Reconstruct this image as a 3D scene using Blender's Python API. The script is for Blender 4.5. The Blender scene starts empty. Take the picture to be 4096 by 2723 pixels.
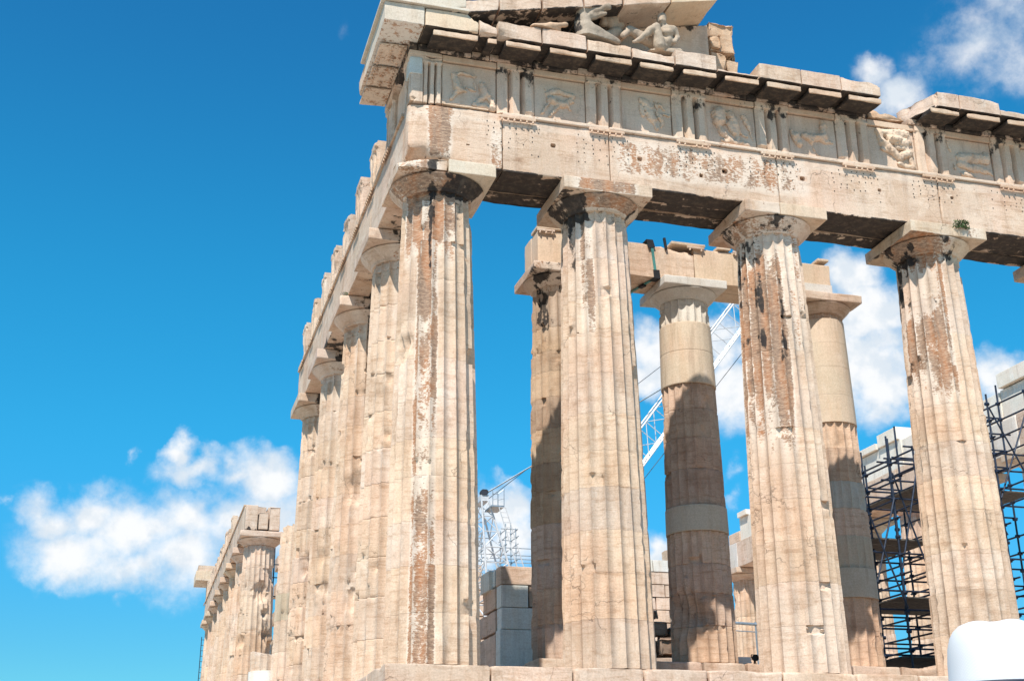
import bpy, math, random
import numpy as np
from mathutils import Matrix, Vector
rad = math.radians
scene = bpy.context.scene
COL = scene.collection
# ------------------------------------------------------------------ camera
cam_d = bpy.data.cameras.new('camera'); cam = bpy.data.objects.new('camera', cam_d); COL.objects.link(cam)
cam_d.sensor_width = 36.0; cam_d.lens = 5134.657 / 4096 * 36.0
cam_d.clip_start = 0.05; cam_d.clip_end = 6000
CR = ((0.960351, -0.088789, -0.264277), (-0.278603, -0.340703, -0.897943), (-0.010312, 0.935969, -0.351931))
CP = (-4.554, -23.6585, -2.7843)
M = Matrix.Identity(4)
for i in range(3):
    for j in range(3): M[i][j] = CR[i][j]
    M[i][3] = CP[i]
cam.matrix_world = M
scene.camera = cam
# ------------------------------------------------------------------ light
scene.view_settings.view_transform = 'Standard'; scene.view_settings.look = 'None'
scene.view_settings.exposure = 0.44; scene.view_settings.gamma = 1.0
SUN = Vector((-0.39, -0.61, 1.0)).normalized()
sl = bpy.data.lights.new('sun', 'SUN'); sl.energy = 4.8; sl.angle = rad(0.53); sl.color = (1.0, 0.95, 0.87)
so = bpy.data.objects.new('sun', sl); COL.objects.link(so); so.rotation_euler = SUN.to_track_quat('Z', 'Y').to_euler()
so.location = (-30, -60, 90)
# ------------------------------------------------------------------ node helper
class NT:
    def __init__(s, tree): s.t = tree; s.t.nodes.clear()
    def n(s, kind, **kw):
        nd = s.t.nodes.new(kind)
        for k, v in kw.items():
            if k.startswith('i_'):
                key = k[2:]
                key = int(key) if key.isdigit() else key.replace('_', ' ')
                s.put(nd.inputs[key], v)
            else: setattr(nd, k, v)
        return nd
    def put(s, sock, v):
        if isinstance(v, bpy.types.NodeSocket): s.t.links.new(v, sock)
        else: sock.default_value = v
    def math(s, op, a, b=0.0, c=0.0, clamp=False):
        nd = s.t.nodes.new('ShaderNodeMath'); nd.operation = op; nd.use_clamp = clamp
        for i, v in enumerate((a, b, c)): s.put(nd.inputs[i], v)
        return nd.outputs[0]
    def vmath(s, op, a, b=(0, 0, 0)):
        nd = s.t.nodes.new('ShaderNodeVectorMath'); nd.operation = op
        s.put(nd.inputs[0], a); s.put(nd.inputs[1], b)
        return nd.outputs[0]
    def noise(s, vec, scale, detail=4.0, rough=0.55, dist=0.0):
        nd = s.n('ShaderNodeTexNoise'); s.put(nd.inputs['Vector'], vec)
        nd.inputs['Scale'].default_value = scale; nd.inputs['Detail'].default_value = detail
        nd.inputs['Roughness'].default_value = rough; nd.inputs['Distortion'].default_value = dist
        return nd.outputs['Fac']
    def step(s, v, a, b, lo=0.0, hi=1.0):
        nd = s.n('ShaderNodeMapRange', interpolation_type='SMOOTHSTEP')
        s.put(nd.inputs[0], v); s.put(nd.inputs[1], a); s.put(nd.inputs[2], b); s.put(nd.inputs[3], lo); s.put(nd.inputs[4], hi)
        return nd.outputs[0]
    def mix(s, f, a, b, mode='MIX'):
        nd = s.n('ShaderNodeMix', data_type='RGBA', blend_type=mode)
        s.put(nd.inputs[0], f); s.put(nd.inputs[6], c4(a)); s.put(nd.inputs[7], c4(b))
        return nd.outputs[2]
def c4(c): return (c[0], c[1], c[2], 1.0) if isinstance(c, tuple) and len(c) == 3 else c
# ------------------------------------------------------------------ sky with cumulus clouds
CLOUDS = [(-0.0684, 0.2197, 0.026, 0.0186, 1), (-0.0306, 0.2285, 0.026, 0.021, 1), (-0.0444, 0.1977, 0.0448, 0.0237, 1), (-0.0023, 0.2141, 0.0415, 0.0304, 1), (-0.0059, 0.1854, 0.0482, 0.0203, 0.9), (0.032, 0.2254, 0.0347, 0.0254, 0.9), (0.0314, 0.1933, 0.0517, 0.0271, 0.9), (0.0747, 0.2239, 0.0382, 0.0271, 1), (0.0928, 0.254, 0.0273, 0.022, 1.1), (0.0674, 0.2579, 0.0245, 0.0135, 0.8), (0.0369, 0.2663, 0.0263, 0.0101, 0.75), (0.0182, 0.2733, 0.0126, 0.0088, 0.9), (0.0578, 0.1846, 0.0447, 0.0271, 0.7), (0.0271, 0.1677, 0.0377, 0.0169, 0.45), (0.1047, 0.2216, 0.0243, 0.0304, 0.9), (0.0468, 0.2456, 0.0209, 0.0135, 0.6), (-0.0154, 0.2737, 0.0053, 0.0057, 0.6), (-0.0076, 0.1633, 0.0075, 0.0074, 0.65), (0.0054, 0.1644, 0.0041, 0.0041, 0.45), (-0.1026, 0.2266, 0.0062, 0.0047, 0.5), (0.1084, 0.2777, 0.0084, 0.0047, 0.4), (-0.0374, 0.2488, 0.0105, 0.0041, 0.35), (-0.0018, 0.243, 0.0174, 0.0074, 0.4), (0.2746, 0.2333, 0.0295, 0.0176, 1), (0.2847, 0.21, 0.0277, 0.0254, 1), (0.2608, 0.197, 0.0241, 0.0237, 0.8), (0.4008, 0.3442, 0.0216, 0.0223, 1), (0.3926, 0.3244, 0.02, 0.0169, 0.9), (0.3963, 0.1928, 0.0117, 0.0152, 0.9), (0.4558, 0.3478, 0.0198, 0.0203, 1), (0.462, 0.314, 0.0284, 0.0304, 1.1), (0.471, 0.3836, 0.0109, 0.0088, 0.6), (0.5645, 0.3914, 0.0227, 0.0203, 1), (0.5765, 0.3638, 0.0326, 0.0287, 1.1), (0.565, 0.3224, 0.0339, 0.0304, 1.1), (0.5868, 0.3104, 0.0284, 0.0223, 1), (0.5407, 0.3477, 0.0216, 0.0304, 0.8), (0.6672, 0.3109, 0.0178, 0.0142, 0.9), (0.6714, 0.2976, 0.0212, 0.0115, 0.8), (0.6849, 0.5432, 0.0474, 0.0321, 0.55), (0.7123, 0.5608, 0.0359, 0.0237, 0.6), (0.6033, 0.5418, 0.0158, 0.0142, 0.7), (0.6201, 0.5217, 0.0257, 0.0162, 0.75), (0.6707, 0.5615, 0.024, 0.0135, 0.4), (0.7164, 0.5197, 0.0234, 0.0203, 0.5), (0.6471, 0.5471, 0.0158, 0.0101, 0.4), (0.4622, 0.2493, 0.0091, 0.0061, 0.4), (0.4592, 0.2313, 0.0069, 0.0047, 0.35), (0.1356, 0.5942, 0.0057, 0.0074, 0.25), (0.4468, 0.2949, 0.0141, 0.0101, 0.5)]
world = bpy.data.worlds.new('World'); scene.world = world; world.use_nodes = True
T = NT(world.node_tree)
sky = T.n('ShaderNodeTexSky', sky_type='NISHITA', sun_disc=False)
sky.sun_elevation = math.asin(SUN.z); sky.sun_rotation = math.atan2(SUN.x, SUN.y)
sky.altitude = 900; sky.air_density = 1.0; sky.dust_density = 0.0; sky.ozone_density = 2.0
hs = T.n('ShaderNodeHueSaturation', i_Hue=0.486, i_Saturation=1.34, i_Value=1.5, i_Color=sky.outputs[0])
gm = T.n('ShaderNodeGamma', i_Color=hs.outputs[0], i_Gamma=0.8)
skyb = T.mix(1.0, gm.outputs[0], (0.40, 1.06, 1.42), 'MULTIPLY')
geo = T.n('ShaderNodeTexCoord')
elv = T.math('ARCSINE', T.n('ShaderNodeSeparateXYZ', i_0=geo.outputs['Generated']).outputs[2])
bump_ = T.math('MULTIPLY', T.step(elv, .10, .30), T.math('SUBTRACT', 1.0, T.step(elv, .36, .66)))
skyb = T.mix(bump_, skyb, T.mix(1.0, skyb, (.86, 1.30, 1.14), 'MULTIPLY'))
skyb = T.mix(T.math('SUBTRACT', 1.0, T.step(elv, .06, .22)), skyb, T.mix(1.0, skyb, (1.1, .97, .80), 'MULTIPLY'))
d = geo.outputs['Generated']
sep = T.n('ShaderNodeSeparateXYZ', i_0=d)
az = T.math('ARCTAN2', sep.outputs[0], sep.outputs[1]); el = T.math('ARCSINE', sep.outputs[2])
ae = T.n('ShaderNodeCombineXYZ', i_0=az, i_1=el).outputs[0]
def warp(v, scale, amp, det):
    nd = T.n('ShaderNodeTexNoise', i_Scale=scale, i_Detail=det, i_Roughness=0.6, i_Vector=d)
    off = T.vmath('SUBTRACT', nd.outputs['Color'], (0.5, 0.5, 0.5))
    return T.vmath('ADD', v, T.vmath('MULTIPLY', off, (amp, amp, 0)))
aw = warp(ae, 14.0, 0.055, 3.0); aw = warp(aw, 55.0, 0.02, 5.0)
field = 0.0
for (a0, e0, ra, re, st) in CLOUDS:
    e0 -= .006 * (a0 < .12); st *= .86 if a0 < .12 and st > .62 else 1; ra *= 1.14; re *= 1.12; st = st if st > .62 else st * .72
    v = T.vmath('MULTIPLY', T.vmath('SUBTRACT', aw, (a0, e0, 0)), (0.72 / ra, 0.72 / re, 0))
    g = T.n('ShaderNodeTexGradient', gradient_type='SPHERICAL', i_Vector=v).outputs['Fac']
    g = T.math('MULTIPLY', g, st)
    field = g if field == 0.0 else T.math('MAXIMUM', field, g)
fb = T.noise(d, 30.0, 10.0, 0.61)
gate = T.step(field, 0.0, 0.16)
dens = T.math('ADD', field, T.math('MULTIPLY', T.math('SUBTRACT', fb, 0.52), T.math('MULTIPLY', gate, 1.05)))
alpha = T.math('MULTIPLY', T.step(dens, 0.0, 0.74), gate)
lit = T.noise(T.vmath('ADD', d, (0.004, 0.004, -0.010)), 24.0, 5.0, 0.55)
lit = T.math('SUBTRACT', T.noise(d, 24.0, 5.0, 0.55), lit)
shade = T.step(T.math('MULTIPLY_ADD', lit, 2.6, T.math('MULTIPLY', T.math('SUBTRACT', T.noise(d, 11.0, 4.0), 0.5), 0.9)), -0.30, 0.22)
ccol = T.mix(shade, (7.3, 7.9, 8.5), (9.4, 9.4, 9.4))
skyc = T.mix(T.math('MULTIPLY', alpha, 0.96), skyb, ccol)
bg = T.n('ShaderNodeBackground', i_Color=skyc, i_Strength=0.08)
T.t.links.new(bg.outputs[0], T.n('ShaderNodeOutputWorld').inputs[0])
# ------------------------------------------------------------------ numpy noise
def _h(ix, iy, iz, seed):
    n = (ix * 374761393 + iy * 668265263 + iz * 1274126177 + seed * 362437) & 0xffffffff
    n = ((n ^ (n >> 13)) * 1274126177) & 0xffffffff
    n = (n ^ (n >> 16)) & 0xffffffff
    return n.astype(np.float64) / 4294967295.0
def vn(P, seed=0):
    P = np.asarray(P, float) + 500.0
    i = np.floor(P).astype(np.int64); f = P - i; f = f * f * (3 - 2 * f)
    r = 0
    for dx in (0, 1):
        wx = f[..., 0] if dx else 1 - f[..., 0]
        for dy in (0, 1):
            wy = f[..., 1] if dy else 1 - f[..., 1]
            for dz in (0, 1):
                wz = f[..., 2] if dz else 1 - f[..., 2]
                r = r + wx * wy * wz * _h(i[..., 0] + dx, i[..., 1] + dy, i[..., 2] + dz, seed)
    return r
def fbm(P, scale, octs=3, seed=0):
    P = np.asarray(P, float) * np.asarray(scale, float); a = 0.5; r = 0; t = 0
    for k in range(octs):
        r = r + a * vn(P * (2 ** k), seed + k * 17); t += a; a *= 0.5
    return r / t
def sst(x, a, b):
    t = np.clip((x - a) / (b - a), 0, 1); return t * t * (3 - 2 * t)
def band(x, a, b, w): return sst(x, a - w, a + w) * (1 - sst(x, b - w, b + w))
# ------------------------------------------------------------------ mesh helpers
def link(name, me, mat, parent=None, sharp=38, color=None):
    me.materials.append(mat)
    o = bpy.data.objects.new(name, me); COL.objects.link(o)
    if sharp is not None:
        me.shade_smooth(); me.set_sharp_from_angle(angle=rad(sharp))
    if parent is not None: o.parent = parent
    if color is not None: o.color = (color[0], color[1], color[2], 1.0)
    return o
def mk(name, V, Fq, mat, parent=None, attrs=None, sharp=38, color=None):
    V = np.asarray(V, float)
    if parent is not None:
        b = parent
        while b is not None:
            V = V - np.array(b.location); b = b.parent
    me = bpy.data.meshes.new(name)
    if isinstance(Fq, np.ndarray):
        me.vertices.add(len(V)); me.vertices.foreach_set('co', V.astype(np.float32).ravel())
        n = len(Fq); k = Fq.shape[1]
        me.loops.add(n * k); me.loops.foreach_set('vertex_index', Fq.astype(np.int32).ravel())
        me.polygons.add(n); me.polygons.foreach_set('loop_start', np.arange(0, n * k, k, dtype=np.int32))
        me.update(calc_edges=True)
    else:
        me.from_pydata(V.tolist(), [], [list(map(int, f)) for f in Fq])
    me.validate()
    if attrs:
        for an, av in attrs.items():
            at = me.attributes.new(an, 'FLOAT', 'POINT'); at.data.foreach_set('value', np.asarray(av, np.float32))
    return link(name, me, mat, parent, sharp, color)
def thing(name, label, cat, loc=(0, 0, 0), group=None):
    o = bpy.data.objects.new(name, None); COL.objects.link(o); o.location = loc
    o.empty_display_size = 0.2
    return tag(o, label, cat, group)
def tag(o, label, cat, group=None, kind=None):
    if label: o['label'] = label
    if cat: o['category'] = cat
    if group: o['group'] = group
    o['kind'] = kind or 'thing'
    return o
def ticks(a, b, step, edge):
    L = b - a
    e = [x for x in (0, edge * .35, edge, edge * 2.2) if x < L * .4]
    n = max(1, int(round((L - 2 * e[-1]) / step)))
    mid = np.linspace(a + e[-1], b - e[-1], n + 1)
    return np.unique(np.round(np.concatenate([[a + x for x in e], mid, [b - x for x in e]]), 6))
def block_geo(x0, x1, y0, y1, z0, z1, chip=.02, rough=.004, seed=0, step=.25, edge=.035, cuts=(), r0=.006, freq=3.0):
    X, Y, Z = ticks(x0, x1, step, edge), ticks(y0, y1, step, edge), ticks(z0, z1, step, edge)
    V = []; Q = []; base = 0
    def grid(A, B, f, flip):
        nonlocal base
        a, b = np.meshgrid(A, B, indexing='ij'); V.append(f(a, b).reshape(-1, 3))
        na, nb = len(A), len(B); ii, jj = np.meshgrid(np.arange(na - 1), np.arange(nb - 1), indexing='ij')
        q = np.stack([ii * nb + jj, (ii + 1) * nb + jj, (ii + 1) * nb + jj + 1, ii * nb + jj + 1], -1).reshape(-1, 4) + base
        Q.append(q[:, ::-1] if flip else q); base += na * nb
    st = lambda *a: np.stack(np.broadcast_arrays(*a), -1)
    grid(X, Y, lambda a, b: st(a, b, z1), False); grid(X, Y, lambda a, b: st(a, b, z0), True)
    grid(Y, Z, lambda a, b: st(x1, a, b), False); grid(Y, Z, lambda a, b: st(x0, a, b), True)
    grid(X, Z, lambda a, b: st(a, y1, b), True); grid(X, Z, lambda a, b: st(a, y0, b), False)
    V = np.concatenate(V); Q = np.concatenate(Q)
    U, inv = np.unique(np.round(V, 5), axis=0, return_inverse=True); inv = inv.reshape(-1); Q = inv[Q]
    lo, hi = np.array([x0, y0, z0]), np.array([x1, y1, z1])
    c = (lo + hi) / 2; h = (hi - lo) / 2
    n = fbm(U, freq, 3, seed); r = r0 + chip * np.clip((n - .42) * 2.6, 0, 1) ** 1.5 + chip * .25 * fbm(U, freq * 4, 2, seed + 5)
    r = np.minimum(r, h.min() * .9)[:, None]
    p = U - c; qv = np.clip(p, -h + r, h - r); dv = p - qv; ln = np.linalg.norm(dv, axis=1, keepdims=True)
    nrm = np.where(ln > 1e-9, dv / np.maximum(ln, 1e-9), 0)
    p2 = qv + nrm * np.minimum(ln, r)
    p2 = p2 - nrm * (rough * 2 * fbm(U, 2.2, 3, seed + 9) + rough * fbm(U, 9, 2, seed + 3))[:, None]
    W = p2 + c
    for (pt, nm, amp) in cuts:
        nm = np.array(nm, float); nm /= np.linalg.norm(nm)
        dd = (W - np.array(pt)) @ nm + amp * (fbm(W, 4, 3, seed + 31) - .5)
        W = W - np.maximum(dd, 0)[:, None] * nm
    return W, Q
def block(name, x0, x1, y0, y1, z0, z1, mat, parent=None, attrs=None, color=None, sharp=38, **kw):
    W, Q = block_geo(x0, x1, y0, y1, z0, z1, **kw)
    return mk(name, W, Q, mat, parent, attrs(W) if attrs else None, sharp, color)
def loft(L, caps=True):
    """L: rows x ring x 3 closed rings"""
    m, n = L.shape[:2]; V = L.reshape(-1, 3)
    i, j = np.meshgrid(np.arange(m - 1), np.arange(n), indexing='ij'); j2 = (j + 1) % n
    Q = np.stack([i * n + j, i * n + j2, (i + 1) * n + j2, (i + 1) * n + j], -1).reshape(-1, 4)
    F = Q
    if caps:
        b = len(V); V = np.concatenate([V, [L[0].mean(0)], [L[-1].mean(0)]])
        j = np.arange(n); j2 = (j + 1) % n
        t0 = np.stack([np.full(n, b), j2, j, np.full(n, b)], -1); t1 = np.stack([np.full(n, b + 1), (m - 1) * n + j, (m - 1) * n + j2, np.full(n, b + 1)], -1)
        F = [tuple(q) for q in Q] + [tuple(t[:3]) for t in t0] + [tuple(t[:3]) for t in t1]
    return V, F
def lathe(prof, seg=48, c=(0, 0, 0)):
    th = np.linspace(0, 2 * np.pi, seg, endpoint=False)
    L = np.stack([np.stack([c[0] + r * np.sin(th), c[1] - r * np.cos(th), np.full(seg, c[2] + z)], -1) for r, z in prof])
    return loft(L)
def tubes(name, segs, mat, parent=None, n=6, color=None):
    """one mesh of straight round bars, segs = [(p, q, r), ...]"""
    Vs, Fs, b = [], [], 0
    th = np.linspace(0, 2 * np.pi, n, endpoint=False)
    for p, q, r in segs:
        p, q = np.array(p, float), np.array(q, float); ax = q - p; ax /= np.linalg.norm(ax)
        u = np.cross(ax, (0, 0, 1) if abs(ax[2]) < .9 else (1, 0, 0)); u /= np.linalg.norm(u); w = np.cross(ax, u)
        ring = r * (np.cos(th)[:, None] * u + np.sin(th)[:, None] * w)
        Vs += [p + ring, q + ring]
        for j in range(n): Fs.append((b + j, b + (j + 1) % n, b + n + (j + 1) % n, b + n + j))
        Fs.append(tuple(b + j for j in range(n))[::-1]); Fs.append(tuple(b + n + j for j in range(n)))
        b += 2 * n
    return mk(name, np.concatenate(Vs), Fs, mat, parent, None, 50, color)
def polytube(name, pts, r, mat, parent=None, n=6):
    pts = np.array(pts, float); th = np.linspace(0, 2 * np.pi, n, endpoint=False); L = []
    for i, p in enumerate(pts):
        ax = pts[min(i + 1, len(pts) - 1)] - pts[max(i - 1, 0)]; ax /= np.linalg.norm(ax)
        u = np.cross(ax, (0, 0, 1) if abs(ax[2]) < .9 else (1, 0, 0)); u /= np.linalg.norm(u); w = np.cross(ax, u)
        L.append(p + r * (np.cos(th)[:, None] * u + np.sin(th)[:, None] * w))
    V, F = loft(np.array(L)); return mk(name, V, F, mat, parent, None, 50)
# signed distance sculpting -> surface nets
def cap(P, a, b, ra, rb):
    a, b = np.array(a, float), np.array(b, float); ba = b - a; L = max(ba @ ba, 1e-9)
    t = np.clip(((P - a) @ ba) / L, 0, 1)
    return np.linalg.norm(P - a - t[..., None] * ba, axis=-1) - (ra + (rb - ra) * t)
def smin(a, b, k):
    h = np.clip(.5 + .5 * (b - a) / k, 0, 1); return b + (a - b) * h - k * h * (1 - h)
def caps_field(P, caps, k=.04):
    f = None
    for c in caps:
        v = cap(P, *c); f = v if f is None else smin(f, v, k)
    return f
def snets(fn, lo, hi, h):
    lo, hi = np.array(lo, float), np.array(hi, float); n = np.ceil((hi - lo) / h).astype(int) + 1
    ax = [lo[i] + np.arange(n[i]) * h for i in range(3)]
    G = np.stack(np.meshgrid(*ax, indexing='ij'), -1); f = fn(G)
    f[0], f[-1] = 1, 1; f[:, 0], f[:, -1] = 1, 1; f[:, :, 0], f[:, :, -1] = 1, 1
    f = np.where(f == 0, 1e-9, f); s = f < 0
    m = n - 1; acc = np.zeros((*m, 3)); cnt = np.zeros(m)
    offs = [(i, j, k) for i in (0, 1) for j in (0, 1) for k in (0, 1)]
    sl = lambda o: tuple(slice(o[i], o[i] + m[i]) for i in range(3))
    for o in offs:
        for d_ in range(3):
            if o[d_]: continue
            o2 = list(o); o2[d_] = 1
            f0, f1 = f[sl(o)], f[sl(o2)]; cr = (f0 < 0) != (f1 < 0)
            t = np.where(cr, f0 / np.where(cr, f0 - f1, 1), 0)
            pt = np.zeros((*m, 3)); pt[...] = o; pt[..., d_] += t
            acc += np.where(cr[..., None], pt, 0); cnt += cr
    act = cnt > 0; idx = -np.ones(m, int); idx[act] = np.arange(act.sum())
    ijk = np.stack(np.nonzero(act), -1); V = lo + (ijk + acc[act] / cnt[act][:, None]) * h
    Q = []
    for d_ in range(3):
        a, b = [(1, 2), (2, 0), (0, 1)][d_]
        o = [slice(1, m[i]) for i in range(3)]; o[d_] = slice(0, m[d_])
        o1 = list(o); o1[d_] = slice(1, m[d_] + 1)
        s0, s1 = s[tuple(o)], s[tuple(o1)]; cr = s0 != s1
        P = np.stack(np.nonzero(cr), -1); st0 = np.array([1, 1, 1]); st0[d_] = 0; P = P + st0
        def at(da, db):
            R = P.copy(); R[:, a] -= da; R[:, b] -= db; return idx[R[:, 0], R[:, 1], R[:, 2]]
        q = np.stack([at(1, 1), at(0, 1), at(0, 0), at(1, 0)], -1)
        fl = s0[cr]; q[~fl] = q[~fl][:, ::-1]; Q.append(q)
    return V, np.concatenate(Q)
# ------------------------------------------------------------------ materials
def new_mat(name):
    m = bpy.data.materials.new(name); m.use_nodes = True; return m, NT(m.node_tree)
def finish(N, col, rough, bump=None, metal=0.0, bstr=.5, bdist=.02, spec=.3):
    b = N.n('ShaderNodeBsdfPrincipled', i_Base_Color=c4(col), i_Roughness=rough, i_Metallic=metal)
    b.inputs['Specular IOR Level'].default_value = spec
    if bump is not None:
        bp = N.n('ShaderNodeBump', i_Strength=bstr, i_Distance=bdist, i_Height=bump)
        N.t.links.new(bp.outputs[0], b.inputs['Normal'])
    N.t.links.new(b.outputs[0], N.n('ShaderNodeOutputMaterial').inputs[0])
def marble(name, A, B, bleach, bed=.5, crack=1.0, bstr=.55):
    m, N = new_mat(name)
    pos = N.n('ShaderNodeNewGeometry').outputs['Position']
    def sc(v): return N.vmath('MULTIPLY', pos, v)
    col = N.mix(N.step(N.noise(pos, .8, 5, .6), .36, .66), A, B)
    col = N.mix(N.math('MULTIPLY', N.step(N.noise(sc((1.6, 1.6, 1.1)), 1.5, 7, .68), .53, .68), .5), col, bleach)
    col = N.mix(N.math('MULTIPLY', N.step(N.noise(sc((1, 1, .8)), .55, 3, .5), .46, .62), .40), col, N.mix(1.0, col, (1.06, .93, .90), 'MULTIPLY'))
    mot = N.step(N.noise(sc((1, 1, .7)), 2.7, 8, .72), .54, .66)
    col = N.mix(N.math('MULTIPLY', mot, .5 * min(1, crack * 1.3)), col, N.mix(1.0, col, (.66, .60, .55), 'MULTIPLY'))
    pat = N.step(N.noise(sc((2.4, 2.4, .35)), 1.0, 5, .6), .47, .60)
    col = N.mix(N.math('MULTIPLY', pat, .38), col, N.mix(1.0, col, (.94, .84, .745), 'MULTIPLY'))
    runs = N.step(N.noise(sc((3.2, 3.2, .30)), 1.5, 6, .62), .52, .70)
    col = N.mix(N.math('MULTIPLY', runs, .55), col, N.mix(1.0, col, (.66, .63, .62), 'MULTIPLY'))
    bedn = N.noise(sc((1.0, 1.0, 7.0)), 1.6, 6, .62, .6)
    col = N.mix(N.math('MULTIPLY', N.step(bedn, .5, .68), bed), col, N.mix(1.0, col, (.72, .62, .54), 'MULTIPLY'))
    vein = N.noise(N.vmath('ADD', sc((.55, .55, 7.5)), N.vmath('MULTIPLY', N.n('ShaderNodeTexNoise', i_Vector=pos, i_Scale=.7, i_Detail=2.0).outputs['Color'], (0, 0, 3.0))), 1.9, 5, .6)
    vl = N.math('SUBTRACT', 1.0, N.step(N.math('ABSOLUTE', N.math('SUBTRACT', vein, .5)), .0, .022))
    vl = N.math('MULTIPLY', vl, N.step(N.noise(pos, 1.1, 3), .42, .6))
    col = N.mix(N.math('MULTIPLY', vl, bed * .9), col, N.mix(1.0, col, (.60, .50, .42), 'MULTIPLY'))
    fine = N.noise(pos, 30.0, 5, .7)
    col = N.mix(1.0, col, N.mix(N.step(fine, .3, .7), (.86, .85, .84), (1.08, 1.08, 1.08)), 'MULTIPLY')
    pits = N.step(N.noise(sc((1, 1, 1.6)), 17.0, 4, .7), .66, .72)
    col = N.mix(N.math('MULTIPLY', pits, .55), col, (.20, .14, .10))
    # fine cracks
    wv = N.vmath('ADD', sc((1, 1, .7)), N.vmath('MULTIPLY', N.n('ShaderNodeTexNoise', i_Vector=pos, i_Scale=2.2, i_Detail=5.0).outputs['Color'], (.7, .7, .7)))
    vo = N.n('ShaderNodeTexVoronoi', feature='DISTANCE_TO_EDGE', i_Vector=wv, i_Scale=.75)
    line = N.math('SUBTRACT', 1.0, N.step(vo.outputs['Distance'], .001, .007))
    line = N.math('MULTIPLY', line, N.step(N.noise(pos, .55, 2), .52, .6))
    col = N.mix(N.math('MULTIPLY', line, .62 * crack), col, (.13, .09, .07))
    col = N.mix(1.0, col, N.n('ShaderNodeObjectInfo').outputs['Color'], 'MULTIPLY')
    # weathering crusts that the mesh marks out: rust-brown skin and black crust (some of it painted shade), both flaking
    def at(n_): return N.n('ShaderNodeAttribute', attribute_name=n_).outputs['Fac']
    rust, soot_shade = at('rust'), at('soot_shade')
    nf = N.math('ADD', N.math('MULTIPLY', N.noise(sc((1.0, 1.0, .5)), 4.2, 6, .62), .42), N.math('MULTIPLY', N.noise(sc((1.0, 1.0, 2.2)), 13.0, 9, .74), .58))
    Tr = N.math('MULTIPLY_ADD', rust, -.46, .75)
    rm = N.step(nf, N.math('SUBTRACT', Tr, .012), N.math('ADD', Tr, .045))
    flake = N.math('MULTIPLY', N.step(rust, .2, .6), .6)
    col = N.mix(flake, col, bleach)
    rc = N.mix(N.step(N.noise(sc((2.2, 2.2, .5)), 1.7, 4), .38, .6), (.34, .135, .05), (.19, .115, .075))
    rc = N.mix(N.math('MULTIPLY', N.step(N.noise(sc((1, 1, 4.5)), 8.0, 8, .75), .42, .62), .8), rc, (.50, .33, .22))
    col = N.mix(N.math('MULTIPLY', rm, .92), col, rc)
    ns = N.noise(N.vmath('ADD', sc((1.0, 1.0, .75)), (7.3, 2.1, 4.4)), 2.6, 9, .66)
    Ts = N.math('MULTIPLY_ADD', soot_shade, -.50, .81)
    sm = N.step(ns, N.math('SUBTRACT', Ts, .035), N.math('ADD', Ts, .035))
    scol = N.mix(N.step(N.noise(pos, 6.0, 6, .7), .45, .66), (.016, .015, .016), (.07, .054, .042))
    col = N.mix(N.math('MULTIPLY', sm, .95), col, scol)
    h = N.math('MULTIPLY_ADD', bedn, .22, N.math('MULTIPLY', fine, .5))
    h = N.math('ADD', h, N.math('MULTIPLY', N.noise(pos, 5.0, 6, .65), .8))
    h = N.math('SUBTRACT', h, N.math('MULTIPLY', line, .9 * crack))
    h = N.math('SUBTRACT', h, N.math('MULTIPLY', pits, .5))
    h = N.math('ADD', h, N.math('MULTIPLY', rm, .12))
    finish(N, col, .78, h, 0, bstr, .022, .25)
    return m
OLD = marble('weathered_marble', (.665, .525, .41), (.555, .42, .315), (.735, .64, .54), .6, .85)
FRZ = marble('frieze_marble', (.67, .53, .41), (.60, .465, .355), (.70, .58, .47), .2, .4, .35)
INN = marble('inner_brown_marble', (.63, .465, .355), (.47, .335, .25), (.66, .52, .41), .6, .9, .6)
NEW = marble('new_marble', (.66, .63, .57), (.60, .565, .50), (.72, .70, .66), .22, .25, .18)
NEWB = marble('new_beige_marble', (.60, .50, .385), (.54, .44, .33), (.64, .55, .45), .15, .1, .15)
ROUGH = marble('broken_marble', (.60, .44, .31), (.48, .34, .235), (.66, .53, .41), .5, .5, 1.0)
def plain(name, col, rough=.5, metal=0.0, var=.15, spec=.4):
    m, N = new_mat(name); pos = N.n('ShaderNodeNewGeometry').outputs['Position']
    n_ = N.noise(pos, 9.0, 5, .65)
    c = N.mix(N.step(n_, .35, .65), tuple(x * (1 - var) for x in col), tuple(min(1, x * (1 + var)) for x in col))
    finish(N, c, rough, N.noise(pos, 40.0, 3), metal, .1, .004, spec); return m
STEELB = plain('blue_black_steel', (.022, .032, .058), .5, .3, .35)
WHITEP = plain('white_paint', (.56, .57, .58), .4, 0, .1)
GREYP = plain('grey_galvanised_steel', (.28, .33, .37), .45, .5, .2)
CABLE = plain('dark_cable', (.03, .035, .05), .6, .2, .2)
BLACK = plain('black_rubber', (.012, .012, .014), .7, 0, .2)
PLANK = plain('scaffold_plank', (.10, .085, .07), .8, 0, .35)
GREEN = plain('green_webbing', (.055, .21, .19), .6, 0, .2)
LEAF = plain('weed_leaf', (.045, .085, .02), .6, 0, .5)
DARK = plain('drill_hole_shadowed_stone', (.05, .04, .032), .9, 0, .3)
STATUE = marble('statue_stone', (.47, .39, .31), (.36, .30, .24), (.54, .46, .37), .15, .3, .6)
# ================================================================== measuring helper: point on the plane y = const seen at a photo position
_R, _U, _F = (np.array([CR[i][j] for i in range(3)]) for j in range(3)); _F = -_F
def ray(u, v): return _F + _R * (u - 2048) / 5134.657 - _U * (v - 1361.5) / 5134.657
def at_y(u, v, y):
    d_ = ray(u, v); return np.array(CP) + d_ * (y - CP[1]) / d_[1]
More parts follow.
